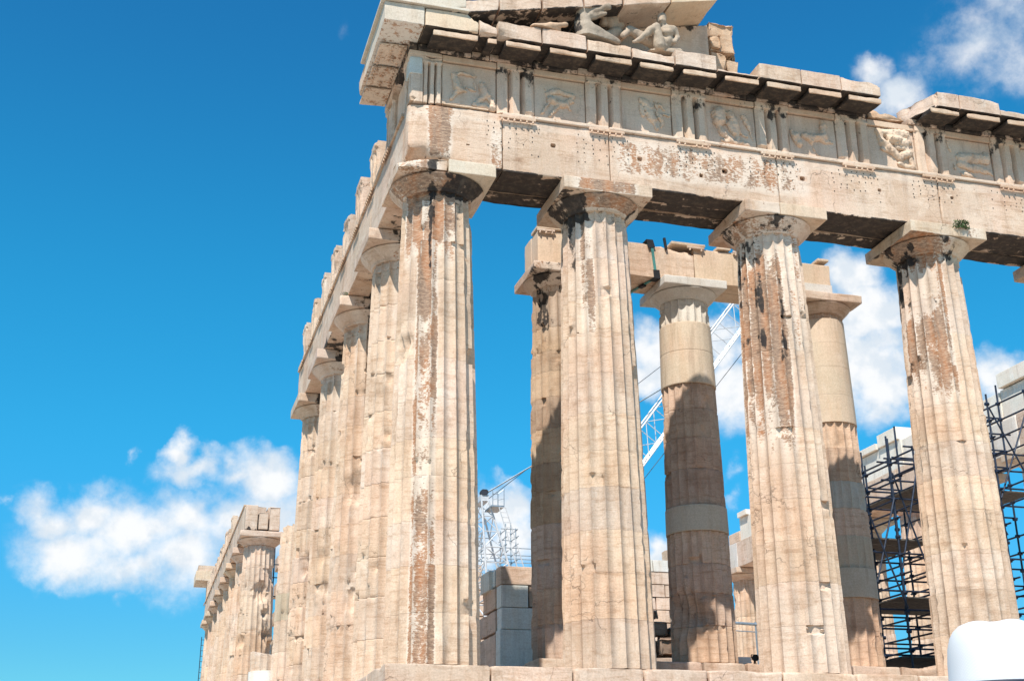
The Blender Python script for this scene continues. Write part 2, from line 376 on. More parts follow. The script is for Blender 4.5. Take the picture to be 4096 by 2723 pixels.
# ================================================================== setting: ground
gx = np.unique(np.concatenate([np.linspace(-3000, -60, 8), np.linspace(-60, 90, 76), np.linspace(90, 3000, 8)]))
gy = np.unique(np.concatenate([np.linspace(-3000, -60, 8), np.linspace(-60, 100, 81), np.linspace(100, 3000, 8)]))
GX, GY = np.meshgrid(gx, gy, indexing='ij')
dout = np.maximum(np.maximum(-1.6 - GX, GX - 33), np.maximum(-1.6 - GY, GY - 72))
GZ = -1.76 - 2.6 * sst(dout, 0.5, 17)
GZ = GZ + .25 * (fbm(np.stack([GX, GY, 0 * GX], -1), .4, 3, 3) - .5) * sst(dout, .5, 6) - 60 * sst(dout, 90, 900)
ii, jj = np.meshgrid(np.arange(len(gx) - 1), np.arange(len(gy) - 1), indexing='ij'); nb = len(gy)
Q = np.stack([ii * nb + jj, (ii + 1) * nb + jj, (ii + 1) * nb + jj + 1, ii * nb + jj + 1], -1).reshape(-1, 4)
m_, N = new_mat('rocky_ground'); pos = N.n('ShaderNodeNewGeometry').outputs['Position']
c_ = N.mix(N.step(N.noise(pos, .5, 6), .4, .62), (.48, .42, .35), (.38, .33, .27))
c_ = N.mix(N.step(N.noise(pos, 12, 5), .5, .7), c_, (.52, .46, .39)); finish(N, c_, .9, N.noise(pos, 6, 7), 0, .6, .05)
g = mk('ground', np.stack([GX, GY, GZ], -1).reshape(-1, 3), Q, m_); tag(g, 'bare rocky ground sloping up to the temple steps', 'ground', None, 'structure')
ground_z = lambda x, y: -4.33
# ================================================================== columns
def flute_r(th, nf=20):
    t = (th * nf / (2 * np.pi)) % 1.0; return t
HZ = 10.48
JO = [.95, 1.85, 2.72, 3.61, 4.38, 5.2, 6.08, 7.0, 7.82, 8.72]
def column(name, label, cat_group, cx, cy, zb=0.0, top=HZ, rl=.945, ru=.745, hw=1.035, joints=JO, seed=0, m=6, dz=.1,
           paint=None, drums=None, capital=True, stump=None, wear=1.0, mat=OLD, capmat=None, abacus=None, gouges=(), k=1.0, tints=None, spall=0):
    """k scales the capital; drums = {index: (material, fluted, tint)}; stump = top height of a broken column"""
    rng = random.Random(seed)
    root = thing(name, label, 'column', (cx, cy, zb), cat_group)
    ah = .304 * k; zt = top - ah; zech = zt - .26 * k; zann = zech - .06 * k; znk = zann - .20 * k
    zs = [zb] + [z for z in joints if z < znk - .3] + [znk]
    if stump: zs = [z for z in zs if z < stump - .15] + [stump]
    rr = lambda z: rl + (ru - rl) * ((z - zb) / (znk - zb)) + .018 * np.sin(np.pi * np.clip((z - zb) / (znk - zb), 0, 1))
    na = 20 * m; th0 = np.arange(na) * 2 * np.pi / na; tt = (np.arange(na) % m) / m
    arw = np.exp(-(np.minimum(tt, 1 - tt) * .28 / .022) ** 2)
    jd_ = .0075 * wear * rng.choice((.0, .1, .25, .4, 1.5))
    def rows(za, zb_, mt, fluted, last=False, nz=None, off=0.0, plain_top=False):
        L = zb_ - za
        zr = np.unique(np.round(np.concatenate([[za + .002, za + .010, za + .03, za + .06], np.linspace(za + .09, zb_ - .09, max(2, int(L / dz))), [zb_ - .06, zb_ - .03, zb_ - .010, zb_ - .002]]), 5))
        Z, TH = np.meshgrid(zr, th0, indexing='ij'); R0 = rr(Z) + off
        dep = (.086 * R0 / .85) if fluted else .004
        prof = np.sin(np.pi * tt) ** .8
        R = R0 - dep * prof[None, :]
        P = np.stack([cx + R * np.sin(TH), cy - R * np.cos(TH), Z], -1)
        e = np.minimum(Z - za, zb_ - Z)
        if fluted:
            ch = np.clip(fbm(P, (5.0, 5.0, 4.2), 3, seed) - .58, 0, 1) * .30 * wear
            R = R - np.minimum(ch, .03) * arw[None, :]
            R = R - wear * .16 * np.exp(-(e / .035) ** 2) * np.clip(fbm(P, 2.6, 3, seed + 7) - .60, 0, 1)
            R = R - wear * .010 * (fbm(P, 1.3, 3, seed + 11)) - wear * .004 * fbm(P, 7, 2, seed + 13)
            big = np.clip(fbm(P, 1.15, 2, seed + 23) - .70, 0, 1); R = R - wear * .55 * big
        R = R - np.where(e < .004, jd_, np.where(e < .013, jd_ * .25, 0)) * (1 if fluted else .5)
        for (gt, gz, gr, gd) in gouges:
            dth = (np.degrees(TH) - gt + 180) % 360 - 180
            q = np.hypot(np.radians(dth) * .85, Z - gz) / (gr * (.6 + .8 * fbm(P, 5, 2, seed + 3)))
            R = R - gd * np.clip(1 - q ** 2, 0, 1)
        if fluted and spall:
            for (st_, sw_, sh_, sd_, top_) in [(rng.uniform(-180, 180), rng.uniform(5, 15), rng.uniform(.06, .30), rng.uniform(.03, .09), rng.random() < .5) for _ in range(spall)]:
                dth = np.abs((np.degrees(TH) - st_ + 180) % 360 - 180); q = (zb_ - Z) if top_ else (Z - za); nn = fbm(P, 4, 3, seed + 61)
                mk_ = (dth < sw_ * (.5 + nn)) & (q < sh_ * (.35 + 1.3 * fbm(P, 3, 2, seed + 67)))
                R = np.where(mk_, np.minimum(R, R0 - dep * .5 - sd_ * (.6 + .8 * nn)), R)
        if last:
            Z = Z - np.clip((Z - (zb_ - .5)) / .5, 0, 1) * (.75 * np.clip(fbm(np.stack([P[..., 0], P[..., 1], 0 * Z], -1), 1.5, 3, seed + 2) - .35, 0, 1))
        return np.stack([cx + R * np.sin(TH), cy - R * np.cos(TH), Z], -1), TH, Z
    for i in range(len(zs) - 1):
        mt, fl, tint = mat, True, None
        if drums and i in drums: mt, fl, tint = drums[i]
        if tint is None:
            b = 1 + rng.uniform(-.13, .06); w = rng.uniform(-.03, .06); tint = (b * (1 + w * .5), b, b * (1 - w))
        L, TH, Z = rows(zs[i], zs[i + 1], mt, fl, bool(stump) and i == len(zs) - 2, off=0.012 if (drums and i in drums and mt is not mat) else rng.uniform(-.003, .002))
        at = None
        V, F = loft(L)
        if paint:
            r_, s_ = paint(((np.degrees(TH) + 180) % 360) - 180, Z); z0 = np.zeros(2)
            fi = np.floor(TH * 20 / (2 * np.pi) + 1e-6).astype(np.int64); tq = np.minimum(tt, 1 - tt)[None, :]
            hol = 1 - .30 * np.exp(-(tq / .10) ** 2); i0 = 0 * fi
            r_ = r_ * hol * (.72 + .46 * _h(fi, i0, i0 + i // 2, seed)); s_ = s_ * hol * (.66 + .55 * _h(fi, i0 + 3, i0 + i // 2, seed + 5))
            at = {'rust': np.concatenate([r_.ravel(), z0]), 'soot_shade': np.concatenate([s_.ravel(), z0])}
        mk('drum', V, F, mt, root, at, 33, tint)
    if stump or not capital: return root
    cm = capmat or mat
    tint = (1, 1, 1) if cm is not mat else tuple(.97 + rng.uniform(-.04, .03) for _ in range(3))
    def pa(V, soff=0.0):
        if not paint: return None
        t = np.degrees(np.arctan2(V[:, 0] - cx, -(V[:, 1] - cy))); r_, s_ = paint(t, V[:, 2]); return {'rust': r_, 'soot_shade': s_}
    L, TH, Z = rows(znk, zann, cm, True); V, F = loft(L); mk('neck', V, F, cm, root, pa(V), 33, tint)
    r1 = rr(znk); R1 = hw * .985
    pr = [(r1 - .02, zann)]
    for q in range(4): pr += [(r1 - .004 + .012 * q, zann + (.015 * q + .002) * k), (r1 + .006 + .012 * q, zann + (.015 * q + .012) * k)]
    for f, s in ((0, 0), (.2, .16), (.42, .36), (.63, .56), (.82, .76), (.93, .88), (.985, .95), (1.0, 1.0)):
        pr.append((r1 + .04 + (R1 - r1 - .04) * f, zech + .235 * k * s))
    pr += [(R1 * .985, zech + .252 * k), (R1 * .95, zech + .26 * k)]
    # refine the echinus so the crust edge has vertices to live on
    pr2 = [pr[0]]
    for a_, b_ in zip(pr[:-1], pr[1:]):
        nseg = 3 if abs(b_[1] - a_[1]) > .03 else 1
        pr2 += [(a_[0] + (b_[0] - a_[0]) * u / nseg, a_[1] + (b_[1] - a_[1]) * u / nseg) for u in range(1, nseg + 1)]
    V, F = lathe(pr2, 72 if m >= 6 else 40, (cx, cy, 0))
    t_ = V - np.array([cx, cy, 0]); rad_ = np.linalg.norm(t_[:, :2], axis=1, keepdims=True)
    nz_ = (wear * .05 * np.clip(fbm(V, 2.2, 3, seed + 41) - .5, 0, 1))[:, None]
    V[:, :2] -= np.where(rad_ > .1, t_[:, :2] / np.maximum(rad_, .1), 0) * nz_
    mk('echinus', V, F, cm, root, pa(V), 33, tint)
    if abacus: abacus(root, cx, cy, zt, top, pa)
    else:
        W, Q = block_geo(cx - hw, cx + hw, cy - hw, cy + hw, zt + .002, top - .004, chip=.07 * wear, rough=.004, seed=seed + 77, step=.2, freq=2.0)
        mk('abacus', W, Q, cm, root, pa(W), 38, tint)
    return root
def soffit_soot(amount, ztop, spread=.06):
    pass
# weathering of the four front columns: angle th in degrees from the front (minus = towards the corner), z height
def paint0(th, z):
    r = .80 * band(th, -46, -8, 5) * (.88 + .12 * sst(z, 1, 6)) * (1 - .22 * band(z, 3.0, 4.6, .6))
    r = np.maximum(r, .80 * band(th, -75, 24, 8) * sst(z, 7.2, 9.2) * (z < 10.2))
    s = .58 * band(th, -27, -14, 4) * sst(z, 6.2, 8.4)
    s = np.maximum(s, .52 * band(th, 4, 50, 8) * band(z, 9.0, 9.75, .25))
    s = np.maximum(s, .78 * band(th, -8, 70, 8) * sst(z, 9.62, 9.82) * (z < 10.19))
    s = np.maximum(s, .55 * band(th, -32, 0, 6) * sst(z, 9.6, 9.8) * (z < 10.19))
    r = np.maximum(r, .72 * band(th, -95, -20, 6) * sst(z, 9.8, 9.9) * (z < 10.19))
    r = np.where(z > 10.2, .55 * band(th, -60, -5, 8), r); s = np.where(z > 10.2, .62 * band(th, -38, -8, 5), s)
    return r, s
def paint1(th, z):
    s = .70 * band(th, -110, -48, 6) * sst(z, 7.6, 9.2)
    s = np.maximum(s, .55 * band(th, -62, -30, 5) * sst(z, 8.3, 9.5) * (z < 9.7))
    s = np.maximum(s, .60 * band(th, 48, 110, 6) * sst(z, 8.2, 9.4))
    s = np.maximum(s, .88 * band(th, -68, -28, 6) * band(z, 9.62, 10.19, .04)); s = np.maximum(s, .5 * band(th, -30, 0, 6) * band(z, 9.6, 9.95, .05))
    r = .66 * band(th, -50, -22, 6) * sst(z, 4.6, 8.2) * (z < 9.7)
    r = np.maximum(r, .74 * band(th, -40, 62, 6) * band(z, 9.9, 10.19, .04))
    r = np.where(z > 10.2, .72 * band(th, -38, 34, 6), r); s = np.where(z > 10.2, .30 * band(th, -120, -50, 6), s)
    return r, s
def paint2(th, z):
    s = .58 * band(th, -120, -62, 6) * sst(z, 5.0, 7.6)
    s = np.maximum(s, .60 * band(th, -64, -44, 3) * sst(z, 6.0, 7.4) * (z < 9.3)); s = np.maximum(s, .54 * band(th, -22, -8, 4) * sst(z, 5.8, 7.2))
    s = np.maximum(s, .50 * band(th, -90, -10, 6) * band(z, 9.62, 9.86, .04)); s = np.maximum(s, .62 * band(th, -20, 16, 5) * band(z, 9.86, 10.19, .04)); s = np.maximum(s, .40 * band(th, -100, -20, 6) * band(z, 9.86, 10.19, .04))
    r = .95 * band(th, -110, -6, 8) * sst(z, 2.6, 6.8) * (1 - .45 * sst(z, 8.8, 9.6))
    r = np.maximum(r, .45 * band(th, -6, 40, 6) * sst(z, 5, 7.5)); r = np.maximum(r, .6 * band(th, -90, 0, 6) * band(z, 9.86, 10.19, .04))
    r = np.where(z > 10.2, .45 * band(th, -38, -2, 5), r); s = np.where(z > 10.2, 0.22 * band(th, -120, -46, 5), s)
    return r, s
def paint3(th, z):
    s = .62 * band(th, -125, -74, 5) * sst(z, 6.2, 8.6); s = np.maximum(s, .52 * band(th, -60, -10, 6) * sst(z, 7.6, 8.6) * (z < 9.65))
    s = np.maximum(s, .52 * band(th, -95, 20, 6) * band(z, 9.62, 10.19, .04))
    r = .86 * band(th, -105, -18, 8) * sst(z, 4.6, 7.6) * (1 - .55 * band(z, 8.3, 9.5, .3)); r = np.maximum(r, .66 * band(th, -24, -6, 5) * sst(z, 5.4, 7.0))
    r = np.maximum(r, .55 * band(th, -80, 10, 5) * band(z, 9.6, 10.19, .04)); r = np.where(z > 10.2, .5 * band(th, 18, 44, 5), r); s = np.where(z > 10.2, .28 * band(th, -120, -46, 5), s)
    return r, s
def paintF(seed):
    rng = random.Random(seed); a = rng.uniform(-20, 10); b = rng.uniform(.40, .62)
    def f(th, z):
        r = b * band(th, a - 30, a + 60, 10) * sst(z, 6.3, 9.2)
        s = .66 * band(th, a, a + 90, 10) * sst(z, 8.2, 9.5); s = np.where(z > 10.15, .80 * band(th, -25, 95, 8), s)
        s = np.maximum(s, .5 * band(th, -10, 90, 10) * band(z, 9.62, 10.19, .05)); return r, s
    return f
def abacus0(root, cx, cy, zt, top, pa):
    W, Q = block_geo(cx - 1.06, cx + .02, cy - 1.05, cy + 1.05, zt + .002, top - .004, chip=.16, rough=.02, seed=5, step=.09, freq=2.2,
                     cuts=[((.35, -.03, 10.36), (-.45, -.55, .75), .22), ((-.02, 0, 10.26), (-.8, -.5, -.25), .2)])
    mk('abacus', W, Q, OLD, root, pa(W), 38, (1, .97, .94))
    W, Q = block_geo(cx + .026, cx + 1.07, cy - 1.06, cy + 1.05, zt, top - .004, chip=.03, rough=.002, seed=6, step=.25)
    o = mk('abacus_repair', W, Q, NEW, root, None, 38, (1.0, .91, .80)); o['label'] = 'clean pale right half of the capital slab'
C0 = column('fluted_column', 'corner column streaked with rust from top to bottom, under the projecting roof corner', 'columns of the front row', 1.02, 1.02, rl=.955, ru=.76, hw=1.05, seed=1, m=8, dz=.06, wear=.42, spall=1, paint=paint0, abacus=abacus0, gouges=[(-72, 6.35, .35, .10), (-60, 6.5, .18, .08)])
C1 = column('fluted_column', 'second front column, blackened along its upper left, with a brown-stained capital slab', 'columns of the front row', 4.67, 1.02, seed=2, m=8, dz=.06, wear=.38, spall=1, paint=paint1)
C2 = column('fluted_column', 'third front column, peeling brown crust over most of its shaft and a patched capital', 'columns of the front row', 9.0, 1.02, seed=3, m=8, dz=.06, wear=.45, spall=1, paint=paint2,
            abacus=lambda root, cx, cy, zt, top, pa: (
                (lambda WQ: mk('abacus', WQ[0], WQ[1], OLD, root, pa(WQ[0]), 38, (.98, .95, .92)))(block_geo(cx - 1.035, cx - .16, cy - 1.035, cy + 1.035, zt + .002, top - .004, chip=.05, seed=21, step=.2)),
                mk('abacus_repair', *block_geo(cx - .155, cx + 1.035, cy - 1.037, cy + 1.03, zt + .002, top - .004, chip=.02, rough=.002, seed=22, step=.25), NEWB, root, None, 38, (1.08, 1.02, .98))))
C3 = column('fluted_column', 'fourth front column, brown patches high on the shaft and a green weed on its capital', 'columns of the front row', 13.28, 1.02, seed=4, m=8, dz=.06, wear=.42, spall=1, paint=paint3)
C4 = column('fluted_column', 'front column at the right margin of which only the edge of the capital shows', 'columns of the front row', 17.6, 1.02, seed=5, m=6, dz=.1, paint=paint3)
FL = ['second flank column, standing directly behind the rust-streaked corner column', 'third flank column from the corner, under the leaning line of broken frieze blocks', 'fourth flank column from the corner, with a darkened capital', 'last full flank column of the near row, where its beam breaks off']
FY = [4.71 + 4.291 * k for k in range(15)]
for k in range(4):
    column('fluted_column', FL[k], 'columns of the near flank row', 1.02, FY[k], seed=30 + k, m=6, dz=.08, paint=paintF(30 + k), wear=.8, spall=4,
           gouges=[(random.Random(k).uniform(-40, 40), random.Random(k + 9).uniform(3, 7), .5, .16)] + [(random.Random(k * 7 + q).uniform(-60, 60), random.Random(k * 5 + q + 2).uniform(.6, 8.5), random.Random(q + k).uniform(.10, .24), .08) for q in range(7)] + ([(-5, 5.05, .45, .30)] if k == 3 else []))
column('broken_column', 'tall broken column stump with one smooth grey repair drum, behind the near flank row', 'broken flank columns', 1.02, FY[4], seed=41, m=6, dz=.08, stump=7.22, wear=1.2, spall=4, joints=[.95, 1.85, 2.76, 3.83, 4.75, 5.51, 6.43], drums={4: (NEWB, True, (.78, .80, .78))})
column('broken_column', 'short broken column stump with a white new block on its lower part', 'broken flank columns', 1.02, FY[6], seed=42, m=6, dz=.1, stump=3.9, wear=1.2, joints=[1.0, 2.0, 3.05], drums={2: (NEW, False, (1.1, 1.12, 1.12))})
WL = ['first column of the far flank row, with a whole capital carrying three broken beam ends'] + ['%s column of the far flank row, counted from its broken near end' % w for w in ('second', 'third', 'fourth', 'fifth', 'sixth', 'seventh')] + ['farthest corner column, under the small projecting far roof corner']
for k in range(8):
    y = FY[8 + k] if k < 7 else 68.48
    column('fluted_column', WL[k], 'columns of the far flank row', 1.02, y, seed=50 + k, m=6 if k == 0 else 4, dz=.1 if k == 0 else .2, wear=1.5 if k == 0 else 1.0, spall=5 if k == 0 else 2,
           gouges=[(12, 7.6, .55, .30), (70, 8.6, .5, .25), (40, 5.6, .4, .22), (75, 5.0, .5, .3), (-60, 5.3, .35, .2), (30, 6.6, .25, .2)] if k == 0 else (),
           drums={4: (ROUGH, True, (1, 1, 1)), 5: (ROUGH, True, (1.02, 1, .98))} if k == 0 else None,
           joints=[.95, 1.85, 2.9, 3.8, 4.7, 5.7, 6.6, 7.7, 8.75] if k == 0 else JO)
# ---- inner porch: three columns on two worn steps
PZ, PT = .78, 10.77
PJ2 = [1.66, 2.45, 3.18, 3.99, 4.65, 5.6, 6.43, 7.2, 7.88, 8.79, 9.6]
PJ3 = [1.65, 2.48, 3.23, 4.07, 4.79, 5.51, 6.41, 7.12, 7.89, 8.69, 9.39]
PJ1 = [1.6, 2.44, 3.15, 4.0, 4.8, 5.52, 6.4, 7.22, 7.9, 8.45, 9.1]
kw = dict(zb=PZ, top=PT, rl=.825, ru=.665, hw=.905, k=.82, mat=INN, m=6, dz=.08, wear=1.0, spall=3)
def paintP(th, z): return .45 * band(th, -70, 40, 10) * sst(z, 7.5, 9.2), .56 * band(th, -80, 30, 8) * sst(z, 7.8, 9.3)
lt = (1, 1, 1)
column('porch_column', 'brown inner porch column at the left of the row, blackened near its top', 'columns of the inner porch', 5.42, 6.0, joints=PJ1, seed=61, capmat=OLD, paint=paintP, drums={i: (OLD, True, ((.78, .71, .62), (.68, .62, .55), (.80, .73, .63), (.60, .54, .49))[i % 4]) for i in range(4, 13)}, **kw)
nb_ = (1.02, 1.0, .98)
column('porch_column', 'middle inner porch column, smooth new drums above brown old ones, under a white capital', 'columns of the inner porch', 9.03, 6.0, joints=PJ2, seed=62, capmat=NEW,
       drums={11: (NEW, True, (1.0, .97, .94)), 10: (NEWB, False, nb_), 9: (NEWB, False, nb_), 8: (INN, True, (.98, .95, .93)), 7: (INN, True, (.86, .84, .82)), 6: (INN, True, (.92, .88, .86)), 5: (INN, True, (.80, .78, .78)), 4: (NEWB, False, (.92, .94, .97)), 3: (INN, True, (1.08, 1.06, 1.05))}, gouges=[(-62, 2.0, .6, .18), (-30, 1.9, .35, .12)], **kw)
column('porch_column', 'right inner porch column, pale smooth drums on top, beside the dark scaffolding', 'columns of the inner porch', 13.1, 6.0, joints=PJ3, seed=63, capmat=OLD,
       drums={11: (NEWB, False, (1.06, 1.05, 1.04)), 10: (NEWB, False, nb_), 9: (NEWB, False, nb_), 8: (NEWB, False, nb_), 7: (INN, True, (1.2, 1.2, 1.15)), 5: (NEW, True, (.74, .72, .70)), 3: (NEWB, True, (.84, .86, .88)), 2: (NEWB, False, (.80, .84, .88))}, **kw)
# ================================================================== temple steps
st = thing('temple_steps', 'worn marble steps carrying the columns, with chipped front edge', 'steps', (0, 0, 0))
rg = random.Random(7)
def run(x0, x1, w, rgn, jit=.2):
    xs = [x0]
    while xs[-1] + w * 1.5 < x1: xs.append(xs[-1] + w * (1 + rgn.uniform(-jit, jit)))
    return xs + [x1]
def tint(rgn, b=.08, w=.03, base=1.0):
    v = base * (1 + rgn.uniform(-b, b * .6)); q = rgn.uniform(-w, w); return (v * (1 + q * .5), v, v * (1 - q))
TOPX = [-.08, 1.93, 3.55, 5.0, 6.35, 7.95, 9.6, 11.05, 12.5, 14.0, 15.6, 17.1, 18.6, 20.1, 21.6, 23.1]
for i in range(len(TOPX) - 1):
    a, b = TOPX[i], TOPX[i + 1]; dz_ = rg.uniform(-.012, .0); cuts = []
    if i == 0: cuts = [((-.08, .05, -.05), (-.75, -.5, .45), .16), ((1.88, .1, -.06), (.8, -.35, .5), .2)]
    if i == 1: cuts = [((1.95, .1, -.05), (-.6, -.5, .7), .12)]
    block('step_block', a + .006, b - .006, 0, 1.9, -.55, dz_, OLD, st, color=tint(rg, .06), chip=.10, rough=.008, seed=100 + i, step=.12, freq=1.6, cuts=cuts)
for lv, (out, zt_) in enumerate(((.70, -.55), (1.40, -1.10))):
    for i, (a, b) in enumerate(zip(*(lambda r_: (r_[:-1], r_[1:]))(run(-out - .08, 23, 2.1, rg)))):
        block('step_block', a + .005, b - .005, -out, 1.0, zt_ - .65, zt_ - .01, OLD, st, color=tint(rg, .06), chip=.06, seed=130 + lv * 20 + i, step=.4)
for lv, (out, zt_) in enumerate(((0, 0), (.70, -.55), (1.40, -1.10))):
    ys = run(1.905 if lv == 0 else 1.01, 71, 2.9, rg)
    for i, (a, b) in enumerate(zip(ys[:-1], ys[1:])):
        block('step_block', -out - .08, 1.9, a + .005, b - .005, zt_ - .65, zt_ - .012, OLD, st, color=tint(rg, .06), chip=.08, seed=170 + lv * 30 + i, step=.5)
o = block('temple_floor', 1.91, 31, 1.91, 71, -.5, -.015, OLD, None, color=(.95, .93, .9), chip=.02, step=4); tag(o, 'marble paving between the columns', 'floor', None, 'structure')
for i, (y0, z0, z1, x0) in enumerate(((4.55, -.012, .37, 4.0), (4.95, .372, .775, 4.4))):
    xs = run(x0, 22.5, 1.35, rg)
    for j, (a, b) in enumerate(zip(xs[:-1], xs[1:])):
        block('porch_step', a + .004, b - .004, y0, 7.4, z0, z1 - rg.uniform(0, .015), INN if j % 3 else OLD, st, color=tint(rg, .1, .03, .95), chip=.16, rough=.015, seed=230 + 30 * i + j, step=.16, freq=1.4)
# ================================================================== entablature pieces
FY0 = .196; TZ = 11.94; FT = 13.22
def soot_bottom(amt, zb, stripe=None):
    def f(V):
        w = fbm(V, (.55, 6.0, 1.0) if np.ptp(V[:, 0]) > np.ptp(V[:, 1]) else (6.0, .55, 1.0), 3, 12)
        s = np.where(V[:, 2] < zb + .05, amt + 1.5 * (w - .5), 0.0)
        return {'soot_shade': s, 'rust': np.where(V[:, 2] < zb + .05, amt * .4, 0)}
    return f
def triglyph(parent, p0, ud, nd, w, z0, z1, mat, seed, deep=.42, soot_shade=.0, chip=1.0, color=None):
    """p0 start of the face, ud along the face, nd outward"""
    p0, ud, nd = np.array(p0, float), np.array(ud, float), np.array(nd, float)
    prof = [(0, .055), (.035, .03), (.07, 0), (.11, 0), (.17, 0), (.215, 0), (.245, .05), (.285, .16), (.325, .05), (.355, 0), (.40, 0), (.46, 0), (.505, 0)]
    prof = prof + [(.535, .05), (.575, .16), (.615, .05), (.645, 0), (.69, 0), (.75, 0), (.79, 0), (.825, .03), (.86, .055)]
    u = np.array([a for a, _ in prof]) * w / .86; dd = np.array([b for _, b in prof])
    zr = np.unique(np.concatenate([[z0, z0 + .012, z0 + .03, z0 + .07], np.linspace(z0 + .12, z1 - .22, 11), [z1 - .19, z1 - .165, z1 - .15, z1 - .14, z1 - .12, z1 - .05, z1 - .01, z1]]))
    L = []
    for z in zr:
        f = float(1 - sst(np.array(z), z1 - .175, z1 - .15)); d_ = dd * f - (1 - f) * .012
        e = min(z - z0, z1 - z); ein = .012 if e < .004 else 0
        P = p0 + u[:, None] * ud - (d_ + ein)[:, None] * nd; P[:, 2] = z
        c_ = np.clip(fbm(P, (4, 4, 2.5), 3, seed) - .46, 0, 1) * .20 * chip + .012 * fbm(P, 3, 2, seed + 3)
        if e < .10: c_ = c_ + np.clip(fbm(P, 3, 2, seed + 5) - .5, 0, 1) * .35 * chip
        P = P - np.minimum(c_, .12)[:, None] * nd
        back = np.array([p0 + w * ud - deep * nd, p0 - deep * nd]); back[:, 2] = z
        L.append(np.concatenate([P, back]))
    V, F = loft(np.array(L))
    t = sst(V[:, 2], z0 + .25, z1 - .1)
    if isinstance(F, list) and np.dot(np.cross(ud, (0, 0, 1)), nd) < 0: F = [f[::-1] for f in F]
    return mk('triglyph', V, F, mat, parent, {'soot_shade': soot_shade * t + .12 * (t > 0), 'rust': soot_shade * .35 * t + .1}, 30, color)
def regula(parent, p0, ud, nd, w, z, mat, seed, n=6, gutta=True, color=None):
    p0, ud, nd = np.array(p0, float), np.array(ud, float), np.array(nd, float)
    c1 = p0 + ud * w + nd * .05; lo = np.minimum(p0 - nd * .01, c1); hi = np.maximum(p0 - nd * .01, c1)
    W, Q = block_geo(lo[0], hi[0], lo[1], hi[1], z - .075, z - .002, chip=.02, seed=seed, step=.15, edge=.012)
    Vs = [W]; Fs = [tuple(q) for q in Q]; b = len(W)
    th = np.linspace(0, 2 * np.pi, 8, endpoint=False); rg_ = random.Random(seed)
    for i in range(n):
        if rg_.random() < .12: continue
        c = p0 + ud * (w * (i + .5) / n) + nd * .024; R = .022
        for zz, r in ((z - .070, R), (z - .125, R * 1.15)): Vs.append(np.stack([c[0] + r * np.cos(th), c[1] + r * np.sin(th), np.full(8, zz)], -1))
        Fs += [(b + j, b + 8 + j, b + 8 + (j + 1) % 8, b + (j + 1) % 8) for j in range(8)] + [tuple(b + 8 + j for j in range(8))[::-1], tuple(b + j for j in range(8))]; b += 16
    return mk('regula', np.concatenate(Vs), Fs, mat, parent, None, 40, color)
EAST = thing('entablature', 'carved beam course over the front columns, with metopes and broken cornice', 'entablature', (1, 1, 10.48))
# --- front beams with sunk shield holes
HOLES = [(1.52, 11.02, .045, .02), (3.47, 11.28, .07, .06), (5.53, 11.24, .07, .065), (7.63, 11.22, .085, .075), (9.62, 11.30, .08, .065), (11.66, 11.27, .055, .05), (13.66, 11.33, .055, .045), (15.8, 11.3, .06, .05), (7.02, 11.02, .05, .05)]
def punch(o, holes):
    """sink real round-cornered holes into the front face of a beam"""
    V, Fq, b = [], [], 0
    for (x, z, a, c) in holes:
        n = 10; th = np.linspace(0, 2 * np.pi, n, endpoint=False)
        r = np.stack([x + a * np.sign(np.cos(th)) * abs(np.cos(th)) ** .6, 0 * th, z + c * np.sign(np.sin(th)) * abs(np.sin(th)) ** .6], -1)
        for y, s in ((FY0 - .08, 1.0), (FY0 + .14, .8)):
            q = r.copy(); q[:, 0] = x + (q[:, 0] - x) * s; q[:, 2] = z + (q[:, 2] - z) * s; q[:, 1] = y; V.append(q)
        Fq += [(b + j, b + (j + 1) % n, b + n + (j + 1) % n, b + n + j) for j in range(n)] + [tuple(range(b + n - 1, b - 1, -1)), tuple(range(b + n, b + 2 * n))]; b += 2 * n
    cutter = mk('hole_tool', np.concatenate(V), Fq, OLD, None, None, None)
    import bmesh
    bm = bmesh.new(); bm.from_mesh(cutter.data); bmesh.ops.recalc_face_normals(bm, faces=bm.faces); bm.to_mesh(cutter.data); bm.free()
    cutter.location = -Vector(o.parent.location) if False else (0, 0, 0)
    md = o.modifiers.new('b', 'BOOLEAN'); md.operation = 'DIFFERENCE'; md.object = cutter; md.solver = 'EXACT'
    dg = bpy.context.evaluated_depsgraph_get(); dg.update()
    me = bpy.data.meshes.new_from_object(o.evaluated_get(dg))
    o.modifiers.clear(); old = o.data
    if len(me.vertices) > len(old.vertices) * .8:
        while len(me.materials) > 1: me.materials.pop()
        me.polygons.foreach_set('material_index', [0] * len(me.polygons)); o.data = me; me.shade_smooth(); me.set_sharp_from_angle(angle=rad(38))
    cm = cutter.data; bpy.data.objects.remove(cutter); bpy.data.meshes.remove(cm)
BX = [FY0, 2.30, 4.80, 8.98, 13.30, 17.58, 21.9]
